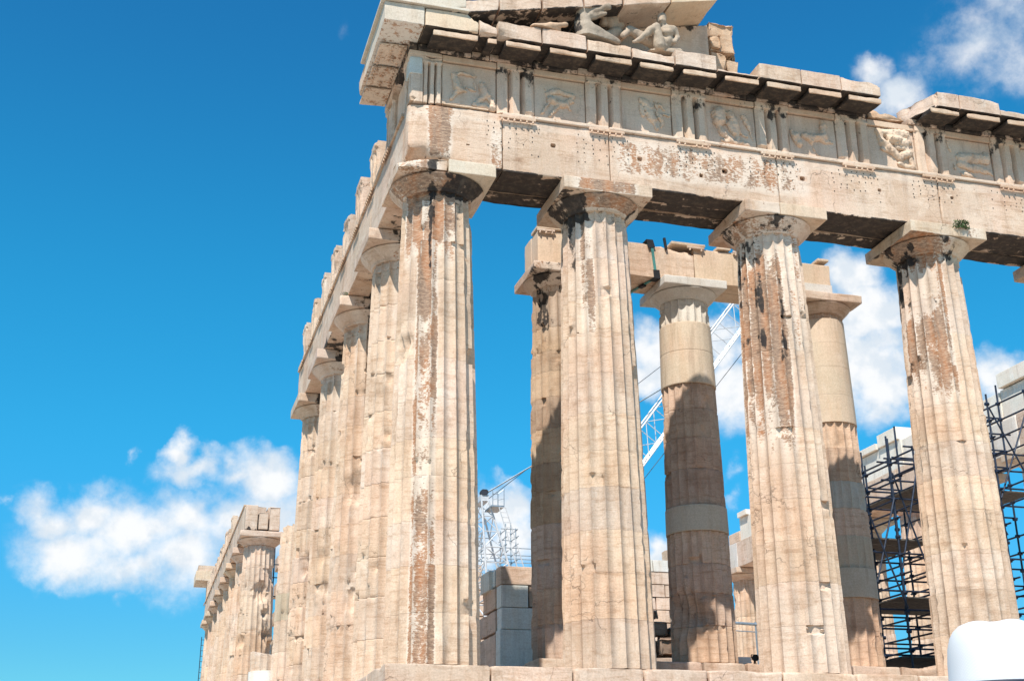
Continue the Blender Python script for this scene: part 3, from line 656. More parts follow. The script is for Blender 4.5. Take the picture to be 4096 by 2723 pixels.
def beam_attr(kind):
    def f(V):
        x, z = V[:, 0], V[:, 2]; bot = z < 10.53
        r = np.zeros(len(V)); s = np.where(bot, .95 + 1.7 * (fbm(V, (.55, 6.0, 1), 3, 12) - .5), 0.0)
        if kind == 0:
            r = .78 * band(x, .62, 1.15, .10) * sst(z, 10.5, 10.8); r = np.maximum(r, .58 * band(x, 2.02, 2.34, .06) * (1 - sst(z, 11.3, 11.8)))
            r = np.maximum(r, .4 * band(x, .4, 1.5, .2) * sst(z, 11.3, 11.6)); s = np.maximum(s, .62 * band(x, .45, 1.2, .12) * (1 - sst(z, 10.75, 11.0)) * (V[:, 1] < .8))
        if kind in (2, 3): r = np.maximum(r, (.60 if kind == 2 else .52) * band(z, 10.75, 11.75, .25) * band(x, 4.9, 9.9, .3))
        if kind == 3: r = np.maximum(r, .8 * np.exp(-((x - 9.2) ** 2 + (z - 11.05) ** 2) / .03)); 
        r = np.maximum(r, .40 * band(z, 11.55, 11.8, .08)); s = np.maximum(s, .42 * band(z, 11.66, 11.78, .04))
        return {'rust': r, 'soot_shade': s}
    return f
for i in range(6):
    a, b = BX[i], BX[i + 1]; cuts = []
    if i == 0: cuts = [((.20, .20, 10.98), (-.30, -.55, -.78), .22), ((2.28, .2, 10.56), (.5, -.6, -.75), .12), ((.75, .2, 11.55), (-.25, -.95, .05), .10)]
    if i == 3: cuts = [((9.0, .2, 10.72), (-.55, -.75, -.35), .05)]
    if i == 4: cuts = [((13.31, .2, 10.74), (-.6, -.75, -.3), .05)]
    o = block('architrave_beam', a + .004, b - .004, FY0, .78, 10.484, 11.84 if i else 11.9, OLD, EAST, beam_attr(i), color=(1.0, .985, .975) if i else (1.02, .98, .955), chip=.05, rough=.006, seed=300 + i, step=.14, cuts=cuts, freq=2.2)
    hs_ = [h for h in HOLES if a < h[0] < b]
    if hs_: punch(o, hs_)
    if i: block('taenia', a + .004, b - .004, FY0 - .052, .74, 11.843, TZ - .003, OLD, EAST, lambda V: {'rust': np.full(len(V), .42)}, color=(.98, .95, .9), chip=.06, rough=.004, seed=320 + i, step=.12, edge=.014)
block('taenia', .92, 2.0, FY0 - .05, .5, 11.90, 11.995, ROUGH, EAST, chip=.09, rough=.02, seed=333, step=.08, edge=.02, color=(1.1, 1.1, 1.1))
for i in range(5):
    a, b = max(BX[i + 1] - 4.3 if i == 0 else BX[i + 1], .79), BX[i + 2]
    if i == 0: a, b = .79, BX[2]
    else: a, b = BX[i + 1], BX[i + 2]
    for r_, (ya, yb) in enumerate(((.787, 1.30), (1.307, 1.86))):
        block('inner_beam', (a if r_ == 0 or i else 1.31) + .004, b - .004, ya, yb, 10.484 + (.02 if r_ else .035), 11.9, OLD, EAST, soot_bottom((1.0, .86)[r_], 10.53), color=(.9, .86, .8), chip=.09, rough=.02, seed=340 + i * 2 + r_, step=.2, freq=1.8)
block('light_stop_backing', .9, 21.8, .64, .92, 11.95, 13.2, OLD, EAST, chip=.02, step=2, seed=361)  # unseen frieze backing, added to stop light passing through
TX = [(.20, .74)] + [(2.20, .86), (4.30, .86), (6.42, .86), (8.55, .86), (10.69, .87), (12.86, .89), (15.05, .88), (17.15, .88), (19.3, .88), (21.4, .5)]
for i, (x, w) in enumerate(TX):
    if i == 0:
        block('triglyph', .20, .49, FY0 + .0, .62, 12.62, 13.05, NEW, EAST, color=(.86, .97, 1.03), chip=.05, seed=371, step=.08)
        block('triglyph', .20, .50, FY0 + .03, .62, 11.93, 12.62, ROUGH, EAST, chip=.1, rough=.02, seed=372, step=.08)
        triglyph(EAST, (.50, FY0, 0), (1, 0, 0), (0, -1, 0), .43, 11.95, 13.1, FRZ, 373, soot_shade=.3)
        block('frieze_band', .20, .95, FY0 + .004, .62, 13.1, FT, FRZ, EAST, chip=.05, seed=374, step=.1)
        continue
    triglyph(EAST, (x, FY0, 0), (1, 0, 0), (0, -1, 0), w, TZ, FT, FRZ, 375 + i, soot_shade=.44, chip=.6, color=(1.02, 1.01, 1.0))
    if i < 10: regula(EAST, (x, FY0 - .048, 0), (1, 0, 0), (0, -1, 0), w, 11.838, OLD, 390 + i, color=(.95, .9, .85)) if i != 0 else None
REL = [
 [(.22,.70,.30,.40,.07,.09),(.25,.72,.42,.78,.05,.04),(.42,.78,.60,.72,.04,.035),(.60,.72,.62,.48,.03,.03),(.30,.40,.18,.15,.06,.03),(.45,.45,.62,.40,.03,.03),(.72,.55,.80,.35,.08,.1),(.80,.35,.60,.12,.07,.05),(.85,.3,.93,.15,.06,.05),(.6,.10,.95,.05,.05,.07),(.3,.4,.45,.38,.05,.03)],
 [(.25,.60,.45,.66,.05,.06),(.45,.66,.75,.62,.06,.07),(.35,.45,.55,.40,.09,.09),(.55,.40,.72,.50,.08,.05),(.30,.40,.15,.10,.05,.03),(.45,.3,.3,.08,.05,.03),(.22,.7,.27,.5,.02,.02),(.62,.45,.7,.3,.03,.02)],
 [(.45,.75,.55,.6,.09,.1),(.55,.6,.6,.35,.1,.09),(.75,.75,.85,.6,.03,.03),(.72,.5,.8,.35,.06,.06),(.8,.35,.78,.2,.05,.03),(.82,.5,.95,.48,.02,.02),(.4,.6,.42,.4,.05,.04),(.6,.35,.7,.15,.06,.04),(.66,.8,.72,.6,.02,.03)],
 [(.25,.72,.25,.55,.15,.15),(.2,.5,.3,.25,.06,.07),(.3,.3,.45,.1,.07,.06),(.5,.7,.6,.45,.1,.09),(.6,.45,.62,.15,.09,.05),(.78,.72,.85,.55,.07,.06),(.85,.55,.93,.2,.03,.02),(.7,.3,.8,.25,.03,.03),(.3,.1,.8,.05,.05,.06),(.45,.5,.55,.3,.08,.08)],
 [(.74,.86,.75,.8,.06,.06),(.74,.75,.72,.5,.08,.09),(.72,.5,.4,.45,.1,.09),(.4,.45,.3,.5,.08,.05),(.45,.4,.5,.18,.07,.03),(.5,.18,.6,.05,.03,.02),(.13,.4,.2,.25,.1,.08),(.05,.55,.12,.4,.03,.05),(.7,.42,.9,.4,.06,.03)],
 [(.25,.85,.8,.86,.08,.12),(.8,.85,.9,.7,.12,.06),(.25,.8,.3,.6,.07,.08),(.3,.6,.5,.4,.1,.09),(.5,.72,.75,.65,.13,.13),(.5,.4,.65,.25,.09,.08),(.65,.3,.85,.4,.08,.1),(.85,.4,.9,.12,.07,.05),(.62,.1,.88,.06,.06,.06),(.3,.45,.4,.4,.04,.04),(.6,.55,.8,.5,.06,.06)],
 [(.05,.85,.1,.6,.04,.03),(.25,.35,.5,.28,.08,.09),(.5,.28,.8,.25,.09,.08),(.8,.25,.95,.2,.06,.04),(.3,.5,.85,.55,.13,.13),(.85,.7,.93,.65,.04,.03),(.3,.1,.55,.05,.05,.03),(.1,.5,.15,.2,.02,.02)],
 [(.3,.75,.35,.45,.08,.1),(.35,.45,.25,.1,.07,.04),(.4,.45,.5,.12,.06,.04),(.65,.6,.75,.4,.1,.09),(.75,.4,.9,.12,.07,.04),(.35,.7,.6,.65,.04,.04)],
 [(.25,.4,.65,.42,.1,.11),(.65,.42,.72,.75,.09,.06),(.3,.4,.2,.1,.05,.03),(.6,.4,.65,.08,.05,.03)]]
MX = [(.94, 2.195)] + [(TX[i][0] + TX[i][1] + .005, TX[i + 1][0] - .005) for i in range(1, 10)]
for i, (a, b) in enumerate(MX):
    m_ = block('metope', a, b, FY0 + .085, .63, TZ + (.05 if i == 0 else 0), FT - .16, FRZ, EAST, lambda V: {'soot_shade': .30 * sst(V[:, 2], 12.9, 13.1), 'rust': .22 * sst(V[:, 2], 12.6, 13.1)}, chip=.02, rough=.012, seed=410 + i, step=.1)
    block('metope_band', a, b, FY0 + .035, .63, FT - .157, FT - .002, FRZ, EAST, lambda V: {'soot_shade': np.full(len(V), .36), 'rust': np.full(len(V), .3)}, chip=.03, seed=430 + i, step=.15, edge=.02, color=(.95, .9, .84))
    if i >= len(REL): continue
    w, h, y0 = b - a, FT - .16 - TZ, FY0 + .095; dp = 1.0 if i == 5 else (.95 if i in (0, 3, 4) else .75)
    cs = [((a + u1 * w, y0, TZ + .04 + v1 * h), (a + u2 * w, y0, TZ + .04 + v2 * h), r1 * 1.12, r2 * 1.12) for u1, v1, u2, v2, r1, r2 in REL[i]]
    def fn(P, cs=cs, y0=y0, dp=dp):
        Pq = P.copy(); Pq[..., 1] = y0 + (P[..., 1] - y0) / dp
        return caps_field(Pq, cs, .03) + .085 * (fbm(P, 8, 3, 3) - .5) + .05 * (fbm(P, 24, 2, 5) - .5)
    V, Q = snets(fn, (a + .01, y0 - .24, TZ + .01), (b - .01, y0 + .05, FT - .17), .021)
    mk('relief', V, Q, FRZ, m_, None, 60, (1.02, 1.0, .97))
# --- horizontal cornice
CX = [-.53, .37, 1.59, 2.01, 3.03, 4.10, 5.17, 6.22, 7.27, 8.34, 9.43, 10.48, 11.55]
CX2 = [12.70, 13.72, 14.87, 15.95, 17.02, 18.1, 19.2, 20.3, 21.4]
GY0, GZ0, GZ1 = -.53, 13.385, 13.80
def cornice(a, b, i, flankcorner=False, top=GZ1, mat=OLD, cuts=(), mut=True, yback=.66, color=None, chip=.07):
    g_ = block('cornice_block', a + .004, b - .004, GY0, yback, GZ0, top, mat, EAST, lambda V: {'soot_shade': np.where(V[:, 2] < GZ0 + .03, 1.0 if i else .30, 0.0), 'rust': (.26 if i else .5) * (V[:, 2] < GZ0 + (.12 if i else .03))}, chip=chip, rough=.008, seed=450 + i, step=.09, edge=.03, cuts=cuts, freq=2.0, color=color)
    block('cornice_bed', max(a, FY0 - .02) + .004, b - .004, FY0 - .02, yback, FT + .002, GZ0 - .002, OLD, EAST, lambda V: {'soot_shade': np.full(len(V), .66)}, chip=.02, step=.3, seed=480 + i)
    if mut:
        m0 = a + .18; m1 = b - .005
        W, Q = block_geo(m0, m1, GY0 + .012, FY0 - .03, GZ0 - .19, GZ0 - .035, chip=.11, rough=.012, seed=500 + i, step=.08, edge=.03, freq=2.6)
        t = np.clip((W[:, 1] - (GY0 + .035)) / .66, 0, 1); W[:, 2] += np.where(W[:, 2] < GZ0 - .08, .06 * t, 0)
        sv = np.where(W[:, 1] > GY0 + .06, 1.02, .08)
        mk('mutule', W, Q, OLD, g_, {'soot_shade': sv, 'rust': .3 * np.ones(len(W))}, 38, (.95, .9, .82))
    return g_
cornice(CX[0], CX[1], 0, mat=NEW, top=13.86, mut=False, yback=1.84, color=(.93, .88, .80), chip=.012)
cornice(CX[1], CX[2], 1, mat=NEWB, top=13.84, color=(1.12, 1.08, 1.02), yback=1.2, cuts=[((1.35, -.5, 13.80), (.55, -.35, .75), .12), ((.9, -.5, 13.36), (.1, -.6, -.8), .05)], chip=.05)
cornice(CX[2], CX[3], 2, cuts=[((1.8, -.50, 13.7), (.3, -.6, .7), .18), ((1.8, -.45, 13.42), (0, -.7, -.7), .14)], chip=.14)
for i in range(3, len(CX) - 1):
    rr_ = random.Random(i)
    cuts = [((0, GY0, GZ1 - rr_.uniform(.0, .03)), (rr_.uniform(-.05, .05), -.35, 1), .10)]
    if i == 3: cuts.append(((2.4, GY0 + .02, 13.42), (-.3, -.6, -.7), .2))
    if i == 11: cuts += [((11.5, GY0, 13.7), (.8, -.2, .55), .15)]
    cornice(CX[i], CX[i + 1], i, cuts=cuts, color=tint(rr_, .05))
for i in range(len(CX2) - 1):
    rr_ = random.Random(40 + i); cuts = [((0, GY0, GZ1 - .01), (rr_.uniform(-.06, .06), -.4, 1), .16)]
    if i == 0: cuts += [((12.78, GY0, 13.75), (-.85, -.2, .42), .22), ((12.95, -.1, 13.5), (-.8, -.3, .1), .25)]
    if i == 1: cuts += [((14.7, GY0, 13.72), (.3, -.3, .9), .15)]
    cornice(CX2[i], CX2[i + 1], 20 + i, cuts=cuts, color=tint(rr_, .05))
block('cornice_stub', 11.56, 12.69, FY0 - .05, .95, FT + .002, 13.58, ROUGH, EAST, chip=.22, rough=.05, seed=530, step=.08, freq=1.7, color=(1.05, 1, .95), cuts=[((11.8, .1, 13.3), (-.5, -.7, .4), .2), ((12.2, .2, 13.42), (.1, -.55, .85), .3)])
# return of the cornice round the corner
def fl_att(V): return {'soot_shade': np.where(V[:, 2] < GZ0 + .02, .30, 0.0), 'rust': np.where(V[:, 2] < GZ0 + .02, .5, 0.0)}
for i, (a, b) in enumerate(((1.845, 3.1),)):
    block('cornice_block', -.53, 1.84, a, b, GZ0, 13.80, OLD, EAST, fl_att, chip=.08, rough=.01, seed=540, step=.12, color=(1.03, 1, .96), cuts=[((-.53, 2.7, 13.5), (-.35, .9, -.1), .12)])
block('cornice_bed', FY0 - .02, 1.84, 1.845, 3.08, FT + .002, GZ0 - .002, OLD, EAST, chip=.02, step=.3, seed=541)
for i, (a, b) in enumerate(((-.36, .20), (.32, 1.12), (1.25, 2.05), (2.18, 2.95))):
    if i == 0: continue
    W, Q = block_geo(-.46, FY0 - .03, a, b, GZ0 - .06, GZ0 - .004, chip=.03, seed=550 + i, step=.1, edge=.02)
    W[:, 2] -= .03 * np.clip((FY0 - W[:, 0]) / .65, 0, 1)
    mu = mk('mutule', W, Q, OLD, EAST, {'soot_shade': .22 * np.ones(len(W)), 'rust': .5 * np.ones(len(W))}, 38, (1, .97, .9))
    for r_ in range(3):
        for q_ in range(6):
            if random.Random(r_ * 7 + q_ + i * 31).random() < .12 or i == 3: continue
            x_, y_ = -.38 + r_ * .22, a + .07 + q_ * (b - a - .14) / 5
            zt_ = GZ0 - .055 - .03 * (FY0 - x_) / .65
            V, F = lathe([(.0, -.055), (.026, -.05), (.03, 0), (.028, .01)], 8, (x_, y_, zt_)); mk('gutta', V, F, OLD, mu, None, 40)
# sima fillet of new marble on the corner
block('corner_fillet', -.60, 1.35, -.60, -.40, 13.862, 13.93, NEW, EAST, chip=.01, step=.3, seed=560, color=(.95, .91, .84))
block('corner_fillet', -.60, -.42, -.395, 2.1, 13.862, 13.93, NEW, EAST, chip=.02, step=.3, seed=561, color=(.95, .91, .84))
block('corner_block', -.50, 1.2, -.36, .80, 13.862, 13.95, NEW, EAST, chip=.02, step=.5, seed=562)
# peg-hole clusters left by bronze letters, hole shade painted as dark discs
rp = random.Random(11); pegs = []
for (x, w) in TX[1:10]:
    x0 = x - .05
    for r_ in range(7):
        for c_ in range(8):
            if rp.random() < (.42 if r_ < 5 else .78): continue
            pegs.append((x0 - .2 + c_ * .17 + rp.uniform(-.03, .03), 11.66 - r_ * .115 + rp.uniform(-.02, .02)))
th = np.linspace(0, 2 * np.pi, 7, endpoint=False); Vs, Fs = [], []
for i, (x, z) in enumerate(pegs):
    r = .0135; Vs.append(np.stack([x + r * np.cos(th), np.full(7, FY0 - .0005), z + r * np.sin(th)], -1)); Vs.append(np.stack([x + r * .9 * np.cos(th), np.full(7, FY0 + .03), z + r * .9 * np.sin(th)], -1))
    Fs.append(tuple(14 * i + j for j in range(7))); Fs += [(14 * i + j, 14 * i + 7 + j, 14 * i + 7 + (j + 1) % 7, 14 * i + (j + 1) % 7) for j in range(7)]
o = mk('peg_shade_discs', np.concatenate(Vs), Fs, DARK, EAST, None, None); o['kind'] = 'stuff'
# ================================================================== flank entablatures
def flank(name, label, y0, y1, joints, tys, metopes, seed, zdetail=True, cornice_end=None):
    R_ = thing(name, label, 'entablature', (1, (y0 + y1) / 2, 10.48)); rgn = random.Random(seed)
    js = [y0] + [j for j in joints if y0 + .5 < j < y1 - .5] + [y1]
    for c, (xa, xb) in enumerate(((FY0, .78), (.787, 1.30), (1.307, 1.86))):
        for i in range(len(js) - 1):
            a = js[i] + (c * .53 if i == 0 and y0 < 1 else 0) + .004
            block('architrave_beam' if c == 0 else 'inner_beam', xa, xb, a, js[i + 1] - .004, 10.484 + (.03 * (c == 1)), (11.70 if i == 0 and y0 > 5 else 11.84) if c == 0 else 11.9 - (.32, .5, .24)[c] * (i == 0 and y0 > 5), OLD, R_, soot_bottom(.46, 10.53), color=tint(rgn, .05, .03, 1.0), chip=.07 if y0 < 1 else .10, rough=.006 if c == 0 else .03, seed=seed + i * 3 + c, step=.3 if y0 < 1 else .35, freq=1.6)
    for i in range(len(js) - 1):
        if i == 0 and y0 > 5: continue
        block('taenia', FY0 - .05, .74, js[i] + .004, js[i + 1] - .004, 11.843, TZ - .003, OLD, R_, chip=.05, seed=seed + 40 + i, step=.2, edge=.014, color=(.97, .93, .88))
    for i, (y, tz, ok) in enumerate(tys):
        dp = .62
        if ok: triglyph(R_, (FY0, y + .86, 0), (0, -1, 0), (-1, 0, 0), .86, TZ, tz, OLD, seed + 60 + i, deep=.3, soot_shade=.15, chip=1.3, color=tint(rgn, .06))
        block('frieze_block', FY0 + (.302 if ok else 0), FY0 + .32 + dp, y + .02, y + .84, TZ, tz + rgn.uniform(-.12, .02), ROUGH, R_, chip=.2, rough=.045, seed=seed + 90 + i, step=.11, freq=2.2, color=tint(rgn, .08, .04, 1.12))
        regula(R_, (FY0 - .046, y, 0), (0, 1, 0), (-1, 0, 0), .86, 11.838, OLD, seed + 120 + i, color=(.93, .88, .82))
    for i, (a, b) in enumerate(metopes):
        block('metope', FY0 + .09, .7, a, b, TZ, FT - .1 * rgn.random(), FRZ, R_, chip=.08, rough=.02, seed=seed + 150 + i, step=.2)
    return R_
S1 = flank('entablature', 'plain flank beam from the corner, topped by separate broken frieze blocks', .79, 18.62, FY[:4], [(2.15 + 2.146 * k, FT + random.Random(k).uniform(-.06, .03), True) for k in range(8)], [(.9, 2.14)], 600)
triglyph(S1, (FY0 + .004, .88, 0), (0, -1, 0), (-1, 0, 0), .66, TZ, FT, FRZ, 699, deep=.3, soot_shade=.2)
block('light_stop_backing', .64, 1.8, 1.86, 3.0, 11.95, 13.2, OLD, S1, chip=.03, step=1, seed=698)  # unseen backing at the corner, added to keep light out
S2 = flank('entablature', 'far flank beam with a ragged row of frieze blocks and broken near end', 38.0, 69.5, FY[8:], [(38.75 + 2.146 * k, FT + random.Random(k + 50).uniform(-.30, .05), True) for k in range(4, 15)], [(39.63 + 2.146 * k, 40.88 + 2.146 * k) for k in range(4, 14)], 700)
for i, (x0, x1, z1, y0) in enumerate(((.72, 1.25, 11.92, 39.6),)):
    block('frieze_block', x0, x1, y0, y0 + 1.2, 11.42, z1 + .12, ROUGH, S2, chip=.22, rough=.05, seed=780 + i, step=.1, freq=2.4, color=(1.12, 1.08, 1.02))
block('cornice_block', -.62, 1.86, 68.2, 71.2, 13.25, 13.95, NEWB, S2, fl_att, chip=.08, rough=.01, seed=790, step=.2, color=(1.15, 1.1, 1.04))
block('cornice_bed', -.5, 1.86, 68.5, 70.6, 13.953, 14.4, OLD, S2, chip=.12, rough=.02, seed=791, step=.2)
block('metope', FY0, 1.86, 68.2, 69.4, TZ, 13.24, OLD, S2, chip=.04, seed=792, step=.4)
# ================================================================== pediment corner
PED = thing('pediment', 'sloping gable corner over a triangular wall, broken off at its right end', 'pediment', (4, .6, 13.8))
def rakez(x): return 13.555 + .2405 * x
RX = [.62, 2.05, 3.05, 4.05, 5.02, 6.22, 7.42]
for i in range(len(RX) - 1):
    a, b = RX[i], RX[i + 1]; rr_ = random.Random(70 + i)
    a_ = a if i else .95
    W, Q = block_geo(a_ + .006, b - .006, GY0, .78, 0, .50 if i else .34, chip=.06, rough=.012, seed=800 + i, step=.1, cuts=[((1.2, GY0, .40), (-.5, -.3, .8), .2)] if i == 0 else ([((2.4, GY0, .38), (0, -.5, .85), .2)] if i == 1 else []))
    # soffit tilts up towards the tympanum
    t = np.clip((W[:, 1] - GY0) / 1.1, 0, 1); W[:, 2] = np.where(W[:, 2] < .04, W[:, 2] + .02 * t, W[:, 2])
    W[:, 2] += rakez(W[:, 0])
    sv = np.where((Q is not None) & (W[:, 2] - rakez(W[:, 0]) < .05), .70 if i < 4 else (.4 if i == 4 else .1), 0.0)  # dark underside: black crust with the soffit's shade painted in
    mk('raking_cornice', W, Q, OLD if i < 5 else NEWB, PED, {'soot_shade': sv, 'rust': np.where(sv > 0, .35, .15)}, 38, tint(rr_, .06) if i < 5 else (1.16, 1.08, .98))
W, Q = block_geo(.05, 1.9, GY0 - .06, GY0 + .3, 0, .10, chip=.015, seed=811, step=.15); W[:, 2] += rakez(W[:, 0]) + .50
mk('raking_sima', W, Q, NEW, PED, None, 38, (.95, .91, .84))
W, Q = block_geo(.0, 1.3, GY0, .8, 0, .36, chip=.03, seed=812, step=.2); W[:, 2] = np.maximum(W[:, 2] + rakez(W[:, 0]) + .14, 13.955)
mk('raking_sima', W, Q, NEW, PED, None, 38, (.93, .88, .80))
for i, (a, b) in enumerate(((1.7, 3.0), (3.0, 4.3), (4.3, 5.3), (5.3, 6.45), (6.45, 7.62))):
    W, Q = block_geo(a + .004, b - .004, .50, .76, 0, 1, chip=.03, rough=.012, seed=820 + i, step=.2, edge=.03)
    W[:, 2] = 13.80 + W[:, 2] * (rakez(W[:, 0]) + .015 - 13.80)
    mk('tympanum_block', W, Q, OLD, PED, {'rust': .40 * np.ones(len(W)), 'soot_shade': .5 * sst(W[:, 2] - rakez(W[:, 0]), -.5, 0)}, 38, (.98, .90, .80))  # dark tone grows towards the raking cornice above
for i, (x0, x1, y0, y1, z0, z1) in enumerate(((7.66, 8.15, .55, 1.5, 13.80, 14.72), (8.10, 8.5, .62, 1.6, 13.80, 14.62), (7.68, 8.42, .60, 1.5, 14.73, 15.62), (7.62, 8.0, .5, 1.2, 14.75, 15.22), (8.42, 8.58, .9, 1.6, 14.6, 15.3))):
    block('rubble_block', x0, x1, y0, y1, z0, z1, ROUGH, PED, chip=.22, rough=.05, seed=840 + i, step=.07, freq=2.2, color=(1.12, 1.1, 1.06))
# ================================================================== gable statues
def px(u, v, y=0.0): return tuple(at_y(2300 + .3827 * u, .3827 * v, y - .36))
hs_ = thing('horse_statue', 'grey stone horse head rearing up at the gable floor, muzzle raised to the right', 'statue', (4.3, 0, 13.8))
HC = [(px(120, 430, .05), px(105, 320, .05), .26, .21), (px(105, 320, .05), px(80, 150, .02), .21, .125), (px(150, 340, .05), px(430, 445, .08), .22, .10), (px(66, 116, .02), px(190, 126, .0), .11, .12),
      (px(190, 126, 0), px(345, 74, -.14), .115, .06), (px(165, 165, -.02), px(178, 178, -.02), .10, .09), (px(200, 182, 0), px(318, 142, -.11), .07, .04), (px(343, 62, -.15), px(354, 90, -.15), .055, .048), (px(44, 84, .02), px(62, 100, -.02), .03, .05),
      (px(22, 150, .06), px(14, 300, .08), .045, .06), (px(120, 420, .0), px(360, 430, .05), .2, .13)]
def hf(P):
    f = caps_field(P, HC, .05); f = np.maximum(f, -cap(P, px(290, 128, -.2), px(345, 112, -.23), .012, .018)); f = np.maximum(f, -cap(P, px(62, 128, -.13), px(72, 128, -.13), .022, .018))
    return f + .045 * (fbm(P, 9, 4, 2) - .5)
V, Q = snets(hf, (3.6, -.95, 13.8), (5.5, .3, 15.3), .024); mk('horse_head', V, Q, STATUE, hs_, {'soot_shade': .62 * band(V[:, 0], 3.7, 4.02, .06) * band(V[:, 2], 13.9, 14.5, .1), 'rust': 0 * V[:, 0]}, 60, (.80, .82, .80))  # dark band paints the shaded crease at the back of the neck
fr = [(px(295, 250, .42), px(300, 205, .40), .10, .08), (px(370, 240, .42), px(405, 215, .42), .15, .13), (px(400, 300, .45), px(470, 270, .50), .12, .10), (px(430, 380, .45), px(300, 420, .4), .2, .2)]
V, Q = snets(lambda P: caps_field(P, fr, .04) + .07 * (fbm(P, 5, 3, 8) - .5), (4.3, -.5, 13.8), (5.5, .45, 15), .028); o = mk('statue_fragment', V, Q, STATUE, None, None, 60, (1.15, 1.05, .95)); tag(o, 'broken lump of carved stone behind the horse head', 'statue')
arm = [(px(-420, 300, -.1), px(-260, 275, -.12), .11, .075), (px(-260, 275, -.12), px(-105, 262, -.12), .075, .05), (px(-105, 262, -.12), px(-90, 262, -.12), .055, .045), (px(-420, 330, -.1), px(-200, 330, .0), .14, .12)]
V, Q = snets(lambda P: caps_field(P, arm, .05) + .015 * (fbm(P, 8, 2, 8) - .5), (2.5, -.8, 13.8), (4.1, .1, 14.9), .024); o = mk('statue_fragment', V, Q, STATUE, None, None, 60, (1.25, 1.12, .98)); tag(o, 'stone forearm fragment lying on the gable floor, left of the horse', 'statue')
MC = [(px(902, 190, -.02), px(906, 222, -.05), .122, .105), (px(912, 225, -.07), px(905, 262, -.06), .07, .055), (px(925, 260, 0), px(945, 310, 0), .075, .085), (px(925, 330, 0), px(1010, 325, 0), .13, .13), (px(950, 345, 0), px(960, 440, 0), .17, .15), (px(955, 440, 0), px(900, 490, 0), .16, .17),
      (px(1035, 320, 0), px(1065, 400, 0), .085, .07), (px(1065, 400, 0), px(1045, 440, -.12), .065, .055), (px(880, 480, -.1), px(848, 285, -.16), .15, .095), (px(850, 275, -.16), px(790, 320, -.16), .085, .085), (px(790, 320, -.16), px(660, 425, -.18), .095, .055), (px(660, 425, -.18), px(615, 440, -.18), .05, .035),
      (px(830, 460, .1), px(690, 390, .12), .15, .13), (px(690, 390, .12), px(570, 315, .12), .13, .10), (px(570, 315, .12), px(505, 375, .05), .10, .08), (px(800, 560, 0), px(1080, 560, 0), .10, .12), (px(900, 196, -.12), px(897, 214, -.14), .022, .03), (px(985, 345, -.12), px(940, 345, -.12), .09, .09), (px(890, 340, 0), px(860, 390, .1), .07, .06)]
MC = [tuple((tuple(np.array(CP) + (np.array(q) - np.array(CP)) * 1.005) if k_ < 2 else q) for k_, q in enumerate(c_)) for c_ in MC]
V, Q = snets(lambda P: caps_field(P, MC, .03) + .04 * (fbm(P, 10, 4, 4) - .5), (4.9, -.85, 13.8), (6.9, .2, 15.25), .021)
o = mk('reclining_statue', V, Q, STATUE, None, {'soot_shade': .40 * sst(V[:, 2], 14.65, 14.9), 'rust': 0 * V[:, 0]}, 60, (1.0, .97, .92)); tag(o, 'stone nude reclining under the gable, knees raised and leaning on one arm', 'statue')
# ================================================================== porch beam and strap
PA = thing('porch_beam', 'short cracked beam resting on the three inner porch columns', 'entablature', (9, 6, 10.77))
PB = [4.72, 7.05, 9.15, 11.2, 13.28]
for i in range(4):
    ct = [((7.3, 5.4, 11.76), (.1, -.5, .85), .16)] if i == 1 else []
    for r_, (ya, yb) in enumerate(((5.40, 5.98), (5.99, 6.6))):
        block('architrave_beam' if r_ == 0 else 'inner_beam', PB[i] + .004, PB[i + 1] - .004, ya, yb, 10.775, 11.80 - (.0, .05, .02, .08)[i], (NEWB, OLD, NEWB, NEWB)[i], PA, color=((1.16, 1.1, 1.04), (1.05, 1.03, 1.0), (1.14, 1.07, 1.0), (1.12, 1.04, .96))[i], chip=.04, rough=.008, seed=900 + 2 * i + r_, step=.14, cuts=ct)
for i, (a, b) in enumerate(((4.70, 5.75), (6.2, 7.2), (8.5, 9.5), (9.85, 10.25), (12.9, 13.25))):
    W, Q = block_geo(a, b, 5.35, 5.9, 11.805, 11.89, chip=.03, seed=920 + i, step=.1, edge=.015); mk('taenia', W, Q, NEWB, PA, None, 38, (1.12, 1.06, 1.0))
    if i < 4: regula(PA, (a + (.0 if i == 0 else .45), 5.37, 0), (1, 0, 0), (0, -1, 0), .5, 11.80, OLD, 930 + i, n=3)
block('repair_patch', 12.3, 13.29, 5.392, 6.0, 10.772, 11.12, NEW, PA, chip=.01, seed=925, step=.3)
sp = thing('ratchet_strap', 'green lashing strap wound round the cracked porch beam', 'strap', (7.95, 5.4, 10.78))
polyf = lambda nm, pts, w, mat: mk(nm, np.concatenate([[np.array(p) + w, np.array(p) - w] for p in pts]), [(2 * i, 2 * i + 1, 2 * i + 3, 2 * i + 2) for i in range(len(pts) - 1)], mat, sp, None, None)
def ribbon(nm, pts, wid, mat, t=.012):
    pts = np.array(pts, float); L = []
    for i, p in enumerate(pts):
        tg = pts[min(i + 1, len(pts) - 1)] - pts[max(i - 1, 0)]; tg /= np.linalg.norm(tg)
        wv = np.array([1., 0, 0]) - tg * tg[0]; wv /= np.linalg.norm(wv); nv = np.cross(tg, wv)
        L.append([p + wv * wid + nv * t, p - wv * wid + nv * t, p - wv * wid - nv * t, p + wv * wid - nv * t])
    V, F = loft(np.array(L)); return mk(nm, V, F, mat, sp, None, 30)
ribbon('webbing', [(7.90, 6.6, 11.83), (7.91, 5.42, 11.83), (7.92, 5.375, 11.80), (8.01, 5.375, 10.79), (8.0, 5.40, 10.755), (7.80, 6.10, 10.755), (7.7, 6.6, 10.755)], .035, GREEN)
